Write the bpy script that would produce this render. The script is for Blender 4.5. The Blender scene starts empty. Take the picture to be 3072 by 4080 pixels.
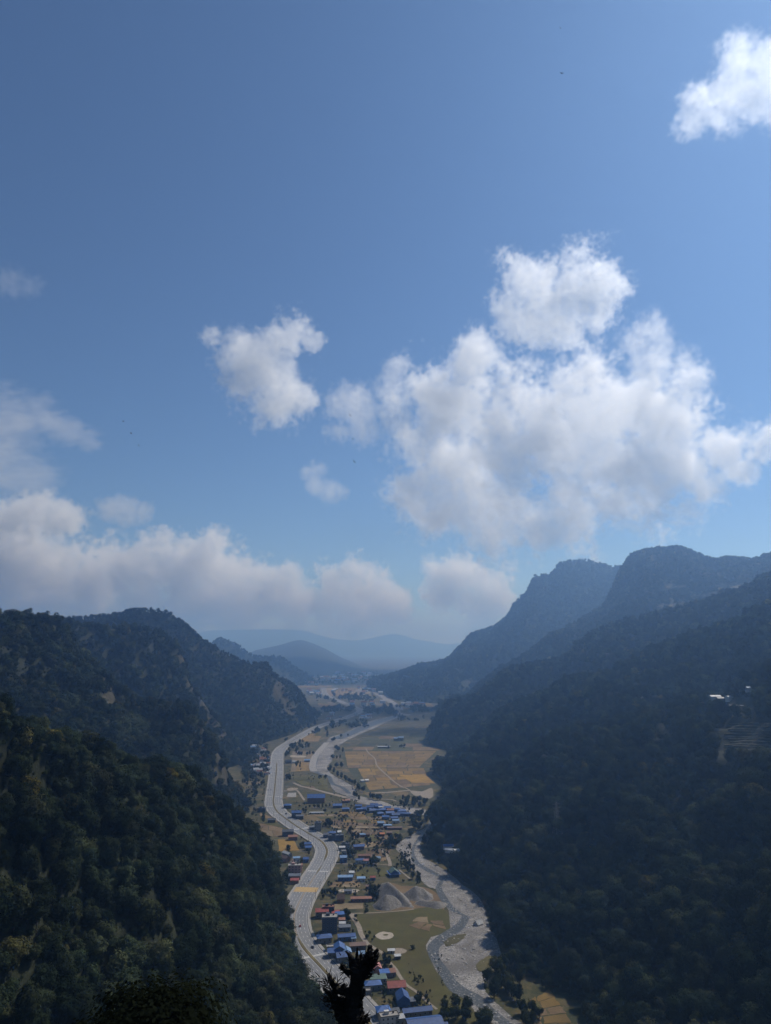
import bpy, bmesh, math, random
import numpy as np
from mathutils import Vector, Matrix, Euler
from mathutils.bvhtree import BVHTree

random.seed(7)
RNG = np.random.default_rng(7)
SC = bpy.context.scene
COL = SC.collection

# ------------------------------------------------------------------ camera
FPX, CX, CY = 2833.0, 1536.0, 2040.0           # focal length and centre in photo pixels
PITCH = math.radians(10.79)
CAMZ = 270.0
cd = bpy.data.cameras.new("camera")
cam = bpy.data.objects.new("camera", cd)
COL.objects.link(cam)
cam.location = (0, 0, CAMZ)
cam.rotation_euler = (math.radians(90) + PITCH, 0, 0)
cd.sensor_fit = 'VERTICAL'
cd.sensor_height = 36.0
cd.lens = FPX / 4080.0 * 36.0
cd.clip_start = 0.5
cd.clip_end = 120000.0
SC.camera = cam

# ------------------------------------------------------------------ sky, sun, exposure
SUN_EL, SUN_AZ = math.radians(47), math.radians(45)     # azimuth: right of the view direction
world = bpy.data.worlds.new("World")
SC.world = world
world.use_nodes = True
wn = world.node_tree
bg = wn.nodes["Background"]
sky = wn.nodes.new("ShaderNodeTexSky")
sky.sky_type = 'NISHITA'
sky.sun_disc = False
sky.sun_elevation = SUN_EL
sky.sun_rotation = SUN_AZ
sky.altitude = 900.0
sky.air_density = 1.0
sky.dust_density = 0.1
sky.ozone_density = 6.5
wn.links.new(sky.outputs[0], bg.inputs[0])
bg.inputs[1].default_value = 0.103
sd = bpy.data.lights.new("sun", 'SUN')
sun = bpy.data.objects.new("sun", sd)
COL.objects.link(sun)
sd.energy = 5.0
sd.angle = math.radians(0.53)
sd.color = (1.0, 0.965, 0.91)
sdir = Vector((math.cos(SUN_EL) * math.sin(SUN_AZ), math.cos(SUN_EL) * math.cos(SUN_AZ), math.sin(SUN_EL)))
sun.rotation_euler = (-sdir).to_track_quat('-Z', 'Y').to_euler()
sun.location = (0, 0, 3000)

vs = SC.view_settings
vs.view_transform = 'Standard'
vs.look = 'None'
vs.exposure = -0.42
vs.gamma = 1.0
vs.use_curve_mapping = False

SC.render.engine = 'CYCLES'
cy = SC.cycles
cy.use_denoising = True
cy.max_bounces = 10
cy.diffuse_bounces = 2
cy.glossy_bounces = 2
cy.transmission_bounces = 2
cy.volume_bounces = 5
cy.volume_step_rate = 1.2
cy.transparent_max_bounces = 16
cy.use_adaptive_sampling = True
cy.adaptive_threshold = 0.02
cy.sample_clamp_indirect = 4.0

# ------------------------------------------------------------------ helpers: photo pixel -> place
_c, _s = math.cos(PITCH), math.sin(PITCH)
def ray(px, py):
    x = (px - CX) / FPX; u = (CY - py) / FPX
    return Vector((x, _c - u * _s, _s + u * _c))
def P(px, py, Y):
    r = ray(px, py); t = Y / r.y
    return Vector((r.x * t, Y, CAMZ + r.z * t))
def G(px, py, z=0.0):
    r = ray(px, py); t = (z - CAMZ) / r.z
    return Vector((r.x * t, r.y * t, z))
def proj(p):
    """world -> photo pixel, depth"""
    x, y, z = p[0], p[1], p[2] - CAMZ
    d = y * _c + z * _s
    u = -y * _s + z * _c
    if d < 0.1: return (-1e6, -1e6, d)
    return (CX + FPX * x / d, CY - FPX * u / d, d)

# ------------------------------------------------------------------ numpy noise
def _hash(ix, iy, iz):
    n = (ix.astype(np.int64) * 374761393 + iy.astype(np.int64) * 668265263 + iz.astype(np.int64) * 2147483647) & 0xFFFFFFFF
    n = ((n ^ (n >> 13)) * 1274126177) & 0xFFFFFFFF
    n = (n ^ (n >> 16)) & 0xFFFF
    return n / 65535.0
def vnoise(p):
    p = np.asarray(p, float)
    i = np.floor(p); f = p - i; f = f * f * (3 - 2 * f)
    i = i.astype(np.int64)
    r = 0
    for dx in (0, 1):
        for dy in (0, 1):
            for dz in (0, 1):
                w = (f[:, 0] if dx else 1 - f[:, 0]) * (f[:, 1] if dy else 1 - f[:, 1]) * (f[:, 2] if dz else 1 - f[:, 2])
                r = r + w * _hash(i[:, 0] + dx, i[:, 1] + dy, i[:, 2] + dz)
    return r
def fbm(p, octv=4, ridged=False):
    p = np.asarray(p, float); a = 1.0; t = 0; n = 0
    for k in range(octv):
        v = vnoise(p + 17.3 * k)
        if ridged: v = 1 - np.abs(2 * v - 1)
        t = t + a * v; n += a; a *= 0.5; p = p * 2.03
    return t / n

# ------------------------------------------------------------------ helpers: objects
def tag(o, label=None, cat=None, group=None, kind=None):
    if label: o["label"] = label
    if cat: o["category"] = cat
    if group: o["group"] = group
    if kind: o["kind"] = kind
    return o
def link(o, parent=None):
    COL.objects.link(o)
    if parent is not None: o.parent = parent
    return o
def empty(name, loc=(0, 0, 0), rz=0.0):
    o = bpy.data.objects.new(name, None)
    o.location = loc; o.rotation_euler = (0, 0, rz); o.empty_display_size = 0.5
    return link(o)
def mesh_data(name, v, f, mat=None, smooth=False):
    m = bpy.data.meshes.new(name)
    v = [tuple(map(float, q)) for q in v] if not isinstance(v, np.ndarray) else v.tolist()
    f = f.tolist() if isinstance(f, np.ndarray) else f
    m.from_pydata(v, [], f)
    if mat is not None:
        for q in (mat if isinstance(mat, (list, tuple)) else [mat]): m.materials.append(q)
    if smooth: m.polygons.foreach_set("use_smooth", [True] * len(m.polygons))
    m.update()
    return m
def mobj(name, v, f, mat, parent=None, loc=None, smooth=False):
    o = bpy.data.objects.new(name, mesh_data(name, v, f, mat, smooth))
    if loc is not None: o.location = loc
    return link(o, parent)
def inst(name, me, parent=None, loc=(0, 0, 0), rot=(0, 0, 0), scale=(1, 1, 1)):
    o = bpy.data.objects.new(name, me)
    o.location = loc; o.rotation_euler = rot; o.scale = scale
    return link(o, parent)
class MB:
    """collects boxes / prisms / tubes into one mesh"""
    def __init__(s): s.v = []; s.f = []
    def add(s, v, f):
        b = len(s.v); s.v += [tuple(q) for q in v]; s.f += [tuple(b + i for i in q) for q in f]; return s
    def box(s, x0, x1, y0, y1, z0, z1):
        v = [(x, y, z) for z in (z0, z1) for (x, y) in ((x0, y0), (x1, y0), (x1, y1), (x0, y1))]
        return s.add(v, [(0, 3, 2, 1), (4, 5, 6, 7), (0, 1, 5, 4), (1, 2, 6, 5), (2, 3, 7, 6), (3, 0, 4, 7)])
    def tube(s, pts, rad, n=6, cap=True):
        pts = [Vector(p) for p in pts]; rad = rad if isinstance(rad, (list, tuple)) else [rad] * len(pts)
        b = len(s.v)
        for i, p in enumerate(pts):
            d = (pts[min(i + 1, len(pts) - 1)] - pts[max(i - 1, 0)]).normalized()
            a = d.cross(Vector((0, 0, 1))); a = a.normalized() if a.length > 1e-3 else Vector((1, 0, 0))
            c = d.cross(a)
            for k in range(n):
                t = 2 * math.pi * k / n
                s.v.append(tuple(p + (a * math.cos(t) + c * math.sin(t)) * rad[i]))
        for i in range(len(pts) - 1):
            for k in range(n):
                s.f.append((b + i * n + k, b + i * n + (k + 1) % n, b + (i + 1) * n + (k + 1) % n, b + (i + 1) * n + k))
        if cap:
            s.f.append(tuple(b + k for k in range(n))[::-1]); s.f.append(tuple(b + (len(pts) - 1) * n + k for k in range(n)))
        return s
    def data(s, name, mat, smooth=False): return mesh_data(name, s.v, s.f, mat, smooth)
    def build(s, name, mat, parent=None, loc=None, smooth=False): return mobj(name, s.v, s.f, mat, parent, loc, smooth)

# ------------------------------------------------------------------ materials
def nmat(name):
    m = bpy.data.materials.new(name); m.use_nodes = True
    nt = m.node_tree; nt.nodes.clear()
    out = nt.nodes.new("ShaderNodeOutputMaterial")
    return m, nt, out
def ramp(nt, fac, stops):
    r = nt.nodes.new("ShaderNodeValToRGB"); e = r.color_ramp.elements
    while len(e) < len(stops): e.new(0.5)
    for q, (p, c) in zip(e, stops): q.position = p; q.color = (*c, 1)
    nt.links.new(fac, r.inputs[0]); return r.outputs[0]
def noise(nt, vec, scale, detail=4, rough=0.55, dist=0.0):
    n = nt.nodes.new("ShaderNodeTexNoise"); n.inputs["Scale"].default_value = scale
    n.inputs["Detail"].default_value = detail; n.inputs["Roughness"].default_value = rough
    n.inputs["Distortion"].default_value = dist
    if vec is not None: nt.links.new(vec, n.inputs["Vector"])
    return n.outputs[0]
def pos(nt):
    return nt.nodes.new("ShaderNodeNewGeometry").outputs["Position"]
def mixc(nt, fac, a, b, mode='MIX'):
    m = nt.nodes.new("ShaderNodeMix"); m.data_type = 'RGBA'; m.blend_type = mode
    for val, idx in ((fac, 0), (a, 6), (b, 7)):
        if isinstance(val, (int, float)): m.inputs[idx].default_value = val
        elif isinstance(val, tuple): m.inputs[idx].default_value = (*val, 1)
        else: nt.links.new(val, m.inputs[idx])
    return m.outputs[2]
def math_(nt, op, a, b=None):
    m = nt.nodes.new("ShaderNodeMath"); m.operation = op
    for val, idx in ((a, 0), (b, 1)):
        if val is None: continue
        if isinstance(val, (int, float)): m.inputs[idx].default_value = val
        else: nt.links.new(val, m.inputs[idx])
    return m.outputs[0]
def principled(nt, out, col, rough=0.9, bump=None, bstr=0.3, bdist=0.1, metal=0.0, spec=0.2):
    b = nt.nodes.new("ShaderNodeBsdfPrincipled")
    if isinstance(col, tuple): b.inputs["Base Color"].default_value = (*col, 1)
    else: nt.links.new(col, b.inputs["Base Color"])
    if isinstance(rough, (int, float)): b.inputs["Roughness"].default_value = rough
    else: nt.links.new(rough, b.inputs["Roughness"])
    b.inputs["Metallic"].default_value = metal
    b.inputs["Specular IOR Level"].default_value = spec
    if bump is not None:
        bp = nt.nodes.new("ShaderNodeBump"); bp.inputs["Strength"].default_value = bstr; bp.inputs["Distance"].default_value = bdist
        nt.links.new(bump, bp.inputs["Height"]); nt.links.new(bp.outputs[0], b.inputs["Normal"])
    nt.links.new(b.outputs[0], out.inputs[0]); return b
_mc = {}
def plain(name, col, var=0.25, scale=0.6, rough=0.85, bstr=0.2, metal=0.0, spec=0.2, obj_rand=0.0):
    """one base colour broken up by two octaves of noise in the place's own coordinates"""
    if name in _mc: return _mc[name]
    m, nt, out = nmat(name)
    p = pos(nt)
    n = noise(nt, p, scale, 5, 0.65)
    lo = tuple(c * (1 - var) for c in col); hi = tuple(min(1, c * (1 + var)) for c in col)
    c = ramp(nt, n, [(0.3, lo), (0.7, hi)])
    if obj_rand:
        oi = nt.nodes.new("ShaderNodeObjectInfo")
        v = math_(nt, 'MULTIPLY_ADD', oi.outputs["Random"], obj_rand); v.node.inputs[2].default_value = 1 - obj_rand / 2
        h = nt.nodes.new("ShaderNodeHueSaturation"); nt.links.new(v, h.inputs["Value"]); nt.links.new(c, h.inputs["Color"]); c = h.outputs[0]
    principled(nt, out, c, rough, noise(nt, p, scale * 5, 3), bstr, 0.1, metal, spec)
    _mc[name] = m
    return m
# ------------------------------------------------------------------ ground and hills
def ground_mat():
    m, nt, out = nmat("valley_soil")
    p = pos(nt)
    a = noise(nt, p, 0.011, 6, 0.65, 0.5)
    c = ramp(nt, a, [(0.36, (0.04, 0.045, 0.02)), (0.46, (0.10, 0.078, 0.036)), (0.53, (0.06, 0.06, 0.025)), (0.62, (0.16, 0.115, 0.055))])
    b = noise(nt, p, 0.05, 6, 0.75, 0.8)
    c = mixc(nt, ramp(nt, b, [(0.46, (0, 0, 0)), (0.62, (0.85, 0.85, 0.85))]), c, (0.03, 0.035, 0.015))
    b2 = noise(nt, p, 0.12, 5, 0.7)
    c = mixc(nt, ramp(nt, b2, [(0.6, (0, 0, 0)), (0.72, (0.7, 0.7, 0.7))]), c, (0.2, 0.155, 0.095))
    principled(nt, out, c, 0.95, noise(nt, p, 0.7, 4), 0.4, 0.4)
    return m
M_GROUND = ground_mat()
g = mobj("ground", [(-30000, -3000, 0), (30000, -3000, 0), (30000, 60000, 0), (-30000, 60000, 0)], [(0, 1, 2, 3)], M_GROUND)
tag(g, "olive brown valley floor between the forested hills", "ground", kind="structure")

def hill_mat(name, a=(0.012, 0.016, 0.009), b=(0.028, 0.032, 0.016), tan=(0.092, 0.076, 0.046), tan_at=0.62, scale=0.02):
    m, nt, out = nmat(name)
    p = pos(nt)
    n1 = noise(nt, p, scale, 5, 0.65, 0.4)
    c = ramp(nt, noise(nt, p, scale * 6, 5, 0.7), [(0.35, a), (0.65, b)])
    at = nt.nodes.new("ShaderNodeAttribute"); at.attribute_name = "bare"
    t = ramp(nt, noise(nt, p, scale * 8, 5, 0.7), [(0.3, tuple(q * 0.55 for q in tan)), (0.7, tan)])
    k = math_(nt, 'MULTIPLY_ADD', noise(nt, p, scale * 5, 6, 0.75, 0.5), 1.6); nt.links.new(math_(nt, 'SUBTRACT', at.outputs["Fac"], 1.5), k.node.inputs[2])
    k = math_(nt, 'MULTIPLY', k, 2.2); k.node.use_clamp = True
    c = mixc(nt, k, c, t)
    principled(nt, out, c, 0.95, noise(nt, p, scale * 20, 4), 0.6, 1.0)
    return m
M_HILL = hill_mat("hillside_soil")
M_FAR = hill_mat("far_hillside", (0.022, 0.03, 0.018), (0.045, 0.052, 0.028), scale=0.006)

def resample(pts, n):
    pts = np.array([tuple(p) for p in pts], float)
    t = np.linspace(0, len(pts) - 1, n); i = np.minimum(t.astype(int), len(pts) - 2); f = (t - i)[:, None]
    # Catmull-Rom
    p0 = pts[np.maximum(i - 1, 0)]; p1 = pts[i]; p2 = pts[i + 1]; p3 = pts[np.minimum(i + 2, len(pts) - 1)]
    m1 = (p2 - p0) * 0.4; m2 = (p3 - p1) * 0.4
    return (2 * f**3 - 3 * f**2 + 1) * p1 + (f**3 - 2 * f**2 + f) * m1 + (-2 * f**3 + 3 * f**2) * p2 + (f**3 - f**2) * m2

HILLS = {}
def hill(name, label, crest, foot, nu=90, nv=46, k=1.0, amp=12.0, wl=90.0, back=150.0, backdrop=1.0, mat=None, bare=None, seed=0, shift=0.0):
    """loft from a crest line down to a foot line, plus a far flank; crest: (px, py, Y) or Vector; foot: (px, py) ground pixel or Vector"""
    C = [q if isinstance(q, Vector) else P(*q) for q in crest]
    F = [q if isinstance(q, Vector) else G(*q) for q in foot]
    assert len(C) == len(F), (name, len(C), len(F))
    if shift:
        C = [Vector((c.x, c.y, c.z - shift)) for c in C]
    A = resample(C, nu); B = resample(F, nu)
    nb = 7
    rows = []
    hd = A[:, :2] / np.linalg.norm(A[:, :2], axis=1)[:, None]
    for j in range(nb, 0, -1):
        d = back * j / nb
        r = A.copy(); r[:, :2] += hd * d
        r[:, 2] = A[:, 2] - backdrop * d * (0.4 + 0.6 * j / nb)
        rows.append(r)
    S = np.linspace(0, 1, nv)
    for s in S:
        r = A + (B - A) * s
        r[:, 2] = B[:, 2] + (A[:, 2] - B[:, 2]) * (1 - s) ** k
        rows.append(r)
    V = np.concatenate(rows)
    sv = np.concatenate([np.zeros(nb * nu), np.repeat(S, nu)])
    env = np.clip(4 * sv * (1 - sv), 0, 1) ** 0.6 * 0.9 + 0.1 * (1 - sv) * (sv > 0)
    q = V / wl + seed * 7.7
    d1 = fbm(q * np.array([1, 1, 0.35]), 4, True) - 0.55
    d2 = fbm(q * 2.7 + 31, 3) - 0.5
    V[:, 2] += env * amp * (1.6 * d1 + 0.8 * d2)
    # gullies also shift the flank sideways so ridges read from the side
    d3 = fbm(q * 1.3 + 77, 3) - 0.5
    V[:, 0] += env * amp * 0.8 * d3
    last = V[-nu:]; last[:, 2] = np.minimum(last[:, 2], B[:, 2]) - 2.0
    n = nb + nv
    f = [(j * nu + i, (j + 1) * nu + i, (j + 1) * nu + i + 1, j * nu + i + 1) for j in range(n - 1) for i in range(nu - 1)]
    me = mesh_data(name, V, f, mat or M_HILL, True)
    at = me.attributes.new("bare", 'FLOAT', 'POINT')
    uu = np.tile(np.linspace(0, 1, nu), n)
    bv = np.zeros(len(V))
    if bare is not None:
        bv = bare(uu, sv, V)
    at.data.foreach_set("value", bv.astype(np.float32))
    o = bpy.data.objects.new(name, me); link(o)
    tag(o, label, "hill", kind="structure")
    HILLS[name] = dict(obj=o, V=V.reshape(n, nu, 3), bare=bv.reshape(n, nu), nb=nb)
    return o

W = Vector
def blob(px, py, rx, ry, V, soft=0.35, nz=0.5, wl=25.0):
    """bare patch around a photo pixel, ragged by noise"""
    d = V[:, 1] * _c + (V[:, 2] - CAMZ) * _s
    u = -V[:, 1] * _s + (V[:, 2] - CAMZ) * _c
    d = np.maximum(d, 1.0)
    X = CX + FPX * V[:, 0] / d; Yp = CY - FPX * u / d
    r = np.sqrt(((X - px) / rx) ** 2 + ((Yp - py) / ry) ** 2)
    r = r + nz * (fbm(V / wl, 4) - 0.5) * 2
    return np.clip((1 - r) / soft, 0, 1)
def bares(*bl):
    def fn(u, s, V):
        b = np.zeros(len(V))
        for q in bl: b = np.maximum(b, blob(*q[:4], V, **(q[4] if len(q) > 4 else {})))
        return b
    return fn

hill("hill_left_near", "nearest forested slope on the left falling to the highway",
     [W((-420, 120, 300)), (-500, 2640, 240), (-150, 2730, 300), (0, 2790, 330), (370, 2950, 420), (775, 3090, 560), (1010, 3310, 690), (1085, 3395, 750),
      (1105, 3530, 750), (1140, 3695, 690), (1208, 3888, 612), (1265, 3996, 582), (1338, 4105, 556), (1400, 4195, 536)],
     [W((-260, 60, 150)), W((-230, 110, 150)), W((-210, 150, 146)), W((-190, 180, 140)), W((-165, 215, 128)), W((-140, 260, 112)), W((-115, 320, 92)), W((-100, 350, 80)),
      W((-85, 375, 68)), W((-70, 395, 52)), W((-50, 405, 36)), W((-35, 410, 24)), W((-18, 420, 10)), W((0, 430, 0))],
     nu=140, nv=84, k=0.9, amp=34, wl=95, back=90, backdrop=0.75, shift=11)

hill("hill_left_second", "second forested spur on the left with pale cliff patches",
     [(-400, 2420, 820), (-150, 2440, 900), (0, 2455, 950), (220, 2475, 1050), (262, 2520, 1080), (312, 2580, 1100), (405, 2668, 1120), (470, 2735, 1130), (545, 2790, 1130), (625, 2797, 1140),
      (750, 2817, 1150), (800, 2872, 1170), (845, 2950, 1190), (895, 3030, 1210), (930, 3135, 1230), (985, 3205, 1260), (1035, 3262, 1265)],
     [W((-520, 480, 150)), W((-500, 520, 140)), W((-470, 560, 130)), W((-430, 620, 115)), W((-400, 670, 100)), W((-370, 720, 90)), W((-340, 770, 80)), W((-310, 820, 70)), W((-290, 860, 60)), W((-275, 890, 45)),
      W((-265, 930, 30)), W((-258, 970, 15)), W((-252, 1010, 5)), W((-246, 1060, 0)), W((-240, 1110, 0)), W((-232, 1170, 0)), W((-222, 1215, 0))],
     nu=140, nv=60, k=1.0, amp=34, wl=130, back=160, backdrop=0.8, seed=1, shift=6,
     bare=bares((400, 2690, 40, 70), (435, 2780, 40, 60), (800, 2900, 25, 70), (880, 3060, 45, 110), (1000, 3130, 60, 90), (925, 3100, 30, 60), (455, 2830, 25, 30)))

hill("hill_left_third", "third blue-green spur on the left with a tan cliff edge",
     [(-100, 2475, 1400), (220, 2478, 1500), (390, 2496, 1600), (546, 2512, 1700), (624, 2512, 1720), (670, 2543, 1740), (702, 2566, 1750), (733, 2620, 1760), (750, 2705, 1770), (796, 2768, 1790),
      (843, 2838, 1800), (890, 2900, 1820), (930, 2953, 1840), (980, 2992, 1850), (1030, 3008, 1860)],
     [W((-760, 900, 60)), W((-700, 1100, 60)), W((-640, 1200, 60)), W((-600, 1280, 50)), W((-560, 1340, 40)), W((-530, 1390, 30)), W((-505, 1430, 25)), W((-480, 1470, 20)), W((-460, 1510, 10)), W((-440, 1550, 5)),
      W((-420, 1590, 0)), W((-400, 1630, 0)), W((-375, 1680, 0)), W((-350, 1730, 0)), W((-325, 1790, 0))],
     nu=120, nv=50, amp=46, wl=190, back=200, backdrop=0.8, seed=2, shift=5,
     bare=bares((730, 2615, 26, 50), (820, 2800, 40, 60), (850, 2870, 50, 60), (760, 2720, 20, 60), (900, 2930, 40, 40)))

hill("hill_left_fourth", "long hazy ridge on the left with a rounded top",
     [(-100, 2500, 2500), (200, 2478, 2600), (297, 2470, 2500), (390, 2458, 2450), (484, 2446, 2420), (546, 2434, 2400), (663, 2442, 2400), (702, 2464, 2400), (741, 2495, 2400), (780, 2534, 2420),
      (827, 2572, 2450), (897, 2611, 2500), (936, 2634, 2500), (1053, 2665, 2550), (1108, 2712, 2600), (1170, 2743, 2650), (1217, 2790, 2720), (1250, 2832, 2800), (1283, 2846, 3000)],
     [W((-1050, 1500, 40)), W((-950, 1600, 40)), W((-880, 1680, 30)), W((-820, 1740, 20)), W((-760, 1800, 10)), W((-710, 1850, 5)), W((-660, 1900, 0)), W((-620, 1930, 0)), W((-580, 1950, 0)), W((-540, 1960, 0)),
      W((-500, 1975, 0)), (900, 2982), (960, 2975), (1040, 2962), (1110, 2944), (1180, 2920), (1235, 2888), (1262, 2866), (1290, 2850)],
     nu=140, nv=50, amp=70, wl=330, back=300, backdrop=0.8, seed=3, shift=4,
     bare=bares((1110, 2750, 40, 50), (1140, 2790, 30, 50), (1160, 2830, 40, 30)))

hill("hill_left_far", "small blue hill behind the long left ridge",
     [(400, 2640, 5600), (700, 2600, 5600), (835, 2570, 5600), (882, 2547, 5600), (936, 2567, 5600), (1007, 2617, 5650), (1108, 2621, 5700), (1170, 2656, 5750), (1217, 2687, 5800), (1245, 2716, 5850)],
     [(300, 2760), (600, 2755), (760, 2752), (830, 2750), (900, 2748), (980, 2745), (1070, 2741), (1140, 2736), (1195, 2731), (1247, 2724)],
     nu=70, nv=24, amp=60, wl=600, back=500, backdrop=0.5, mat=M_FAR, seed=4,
     bare=bares((1120, 2700, 40, 25)))

hill("hill_far_centre", "hazy blue hump at the end of the valley",
     [(700, 2640, 12100), (980, 2602, 12000), (1020, 2590, 12000), (1106, 2572, 12000), (1199, 2550, 12000), (1290, 2582, 12000), (1360, 2620, 12000), (1438, 2652, 12000), (1530, 2668, 11900), (1640, 2672, 11800)],
     [(700, 2695), (950, 2695), (1010, 2695), (1090, 2694), (1190, 2693), (1290, 2692), (1370, 2690), (1450, 2688), (1540, 2685), (1640, 2682)],
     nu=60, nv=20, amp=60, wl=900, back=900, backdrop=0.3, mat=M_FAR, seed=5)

hill("hill_far_range", "faint pale blue mountain range on the horizon",
     [(200, 2540, 26000), (700, 2530, 26000), (850, 2512, 26000), (1032, 2508, 26000), (1200, 2512, 26000), (1328, 2545, 26000), (1438, 2550, 26000), (1567, 2526, 26000), (1660, 2548, 26000),
      (1780, 2566, 26000), (1880, 2556, 26000), (2100, 2530, 26000), (2500, 2500, 26000)],
     [(200, 2615), (700, 2615), (850, 2615), (1032, 2615), (1200, 2615), (1328, 2615), (1438, 2615), (1567, 2615), (1660, 2615), (1780, 2615), (1880, 2615), (2100, 2615), (2500, 2615)],
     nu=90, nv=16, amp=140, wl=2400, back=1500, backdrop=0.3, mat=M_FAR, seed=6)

hill("hill_right_far", "tall hazy blue mountain with a steep stepped left face",
     [(1465, 2743, 4950), (1500, 2713, 5000), (1560, 2693, 5050), (1640, 2668, 5050), (1700, 2651, 5050), (1799, 2622, 5000), (1877, 2535, 5000), (1972, 2498, 5000), (2029, 2449, 5000), (2054, 2399, 5000),
      (2095, 2367, 5000), (2122, 2314, 5000), (2134, 2297, 5000), (2186, 2291, 5000), (2204, 2276, 5000), (2235, 2247, 5000), (2318, 2234, 5000), (2400, 2250, 4950), (2482, 2262, 4900), (2700, 2240, 4800)],
     [(1465, 2748), (1500, 2757), (1530, 2765), (1560, 2782), (1590, 2794), (1640, 2799), (1700, 2802), (1760, 2804), (1820, 2806), (1880, 2808), (1940, 2809), (2000, 2810), (2060, 2810), (2120, 2810), (2180, 2810),
      (2240, 2810), (2320, 2810), (2420, 2810), (2540, 2810), (2700, 2810)],
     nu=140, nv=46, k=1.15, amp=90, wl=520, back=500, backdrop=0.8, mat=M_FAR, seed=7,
     bare=bares((1880, 2718, 36, 14, dict(wl=60))))

M_TERRACED = hill_mat("terraced_hillside", tan=(0.21, 0.165, 0.1))
hill("hill_right_fourth", "blue forested mountain shoulder on the right with sunlit terraces",
     [(1735, 2860, 2980), (1790, 2832, 2990), (1848, 2795, 3000), (1947, 2712, 3050), (2054, 2638, 3100), (2145, 2581, 3150), (2210, 2531, 3200), (2276, 2490, 3250), (2400, 2416, 3350), (2441, 2350, 3400),
      (2482, 2268, 3450), (2499, 2243, 3470), (2523, 2218, 3490), (2573, 2198, 3500), (2647, 2193, 3500), (2688, 2186, 3500), (2721, 2203, 3480), (2812, 2231, 3400), (2869, 2236, 3380), (3018, 2235, 3300), (3072, 2215, 3280), (3400, 2180, 3100)],
     [(1735, 2866), (1750, 2880), (1770, 2890), (1790, 2900), (1810, 2905), W((350, 2350, 0)), W((420, 2340, 10)), W((500, 2330, 30)), W((600, 2320, 60)), W((680, 2300, 90)),
      W((750, 2290, 110)), W((810, 2280, 130)), W((860, 2270, 150)), W((910, 2260, 170)), W((960, 2250, 190)), W((1010, 2240, 210)), W((1060, 2220, 230)), W((1120, 2200, 250)), W((1170, 2180, 270)), W((1250, 2150, 290)), W((1320, 2120, 310)), W((1500, 2000, 340))],
     nu=150, nv=60, k=1.05, amp=120, wl=380, back=300, backdrop=0.8, seed=8, mat=M_TERRACED,
     bare=bares((2940, 2335, 120, 22, dict(wl=60)), (2720, 2415, 120, 22, dict(wl=60)), (2850, 2372, 150, 26, dict(wl=60)), (2690, 2335, 60, 12, dict(wl=60))))

hill("hill_right_third", "dark blue forested slope on the right behind the farm spur",
     [(1752, 2928, 2240), (1790, 2894, 2250), (1889, 2812, 2260), (1988, 2746, 2270), (2100, 2680, 2280), (2200, 2640, 2290), (2290, 2598, 2290), (2360, 2540, 2280), (2440, 2497, 2270), (2523, 2466, 2250),
      (2630, 2447, 2220), (2740, 2428, 2180), (2836, 2410, 2130), (2935, 2376, 2060), (3018, 2327, 2000), (3072, 2293, 1950), (3400, 2150, 1800)],
     [(1742, 2928), (1735, 2938), (1715, 2950), (1708, 2962), (1745, 2982), (1785, 2995), W((245, 1780, 0)), W((290, 1760, 10)), W((360, 1740, 30)), W((440, 1720, 60)),
      W((520, 1700, 90)), W((600, 1670, 120)), W((680, 1640, 150)), W((760, 1600, 180)), W((830, 1560, 210)), W((880, 1520, 230)), W((1050, 1400, 260))],
     nu=140, nv=56, amp=95, wl=260, back=240, backdrop=0.8, seed=9, shift=5)

hill("hill_right_second", "forested slope on the right dropping to the golden fields",
     [(1725, 3062, 1650), (1780, 3022, 1650), (1860, 2980, 1660), (1947, 2880, 1680), (2029, 2831, 1690), (2161, 2773, 1700), (2326, 2715, 1710), (2425, 2690, 1690), (2550, 2646, 1640), (2700, 2566, 1580),
      (2900, 2486, 1500), (3072, 2426, 1440), (3400, 2300, 1350)],
     [(1722, 3072), (1748, 3098), (1780, 3125), (1770, 3160), (1758, 3190), (1758, 3220), W((115, 1215, 0)), W((180, 1200, 20)), W((260, 1190, 50)), W((350, 1180, 90)),
      W((450, 1160, 130)), W((560, 1120, 170)), W((700, 1050, 220))],
     nu=130, nv=56, amp=62, wl=190, back=200, backdrop=0.7, seed=10, shift=6)

hill("hill_right_near", "nearest dark forested slope on the right above the river bend",
     [W((400, 120, 300)), W((480, 380, 320)), W((520, 600, 310)), (3250, 2560, 900), (3072, 2662, 1000), (2968, 2704, 1050), (2840, 2782, 1090), (2680, 2808, 1120), (2450, 2878, 1150), (2300, 2908, 1170), (2150, 2968, 1180), (2000, 3058, 1190),
      (1900, 3138, 1190), (1800, 3218, 1190), (1737, 3285, 1180)],
     [W((60, 200, 40)), W((85, 300, 20)), W((118, 440, 0)), (2350, 4085), (2275, 3955), (2180, 3915), (2090, 3870), (2040, 3800), (1990, 3740), (1970, 3670), (1935, 3590), (1880, 3535), (1800, 3478), (1735, 3400), (1745, 3300)],
     nu=170, nv=100, k=1.12, amp=52, wl=150, back=160, backdrop=0.7, seed=11, shift=9,
     bare=bares((3010, 2945, 100, 66, dict(wl=30, nz=0.3)), (2900, 2815, 90, 20, dict(nz=0.3)), (2790, 2875, 40, 14), (2660, 2895, 40, 14), (1800, 3360, 30, 22)))

hill("hill_viewpoint", "steep bank directly below the viewpoint",
     [W((-120, 4, 262)), W((-60, 3, 265)), W((-20, 2, 267)), W((0, 2, 267.5)), W((20, 2, 267)), W((60, 3, 265)), W((120, 4, 262))],
     [W((-200, 110, 150)), W((-110, 150, 120)), W((-40, 170, 100)), W((0, 180, 90)), W((40, 170, 90)), W((70, 160, 80)), W((160, 120, 80))],
     nu=40, nv=24, amp=3, wl=30, back=-20, backdrop=0.0, seed=12)

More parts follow.
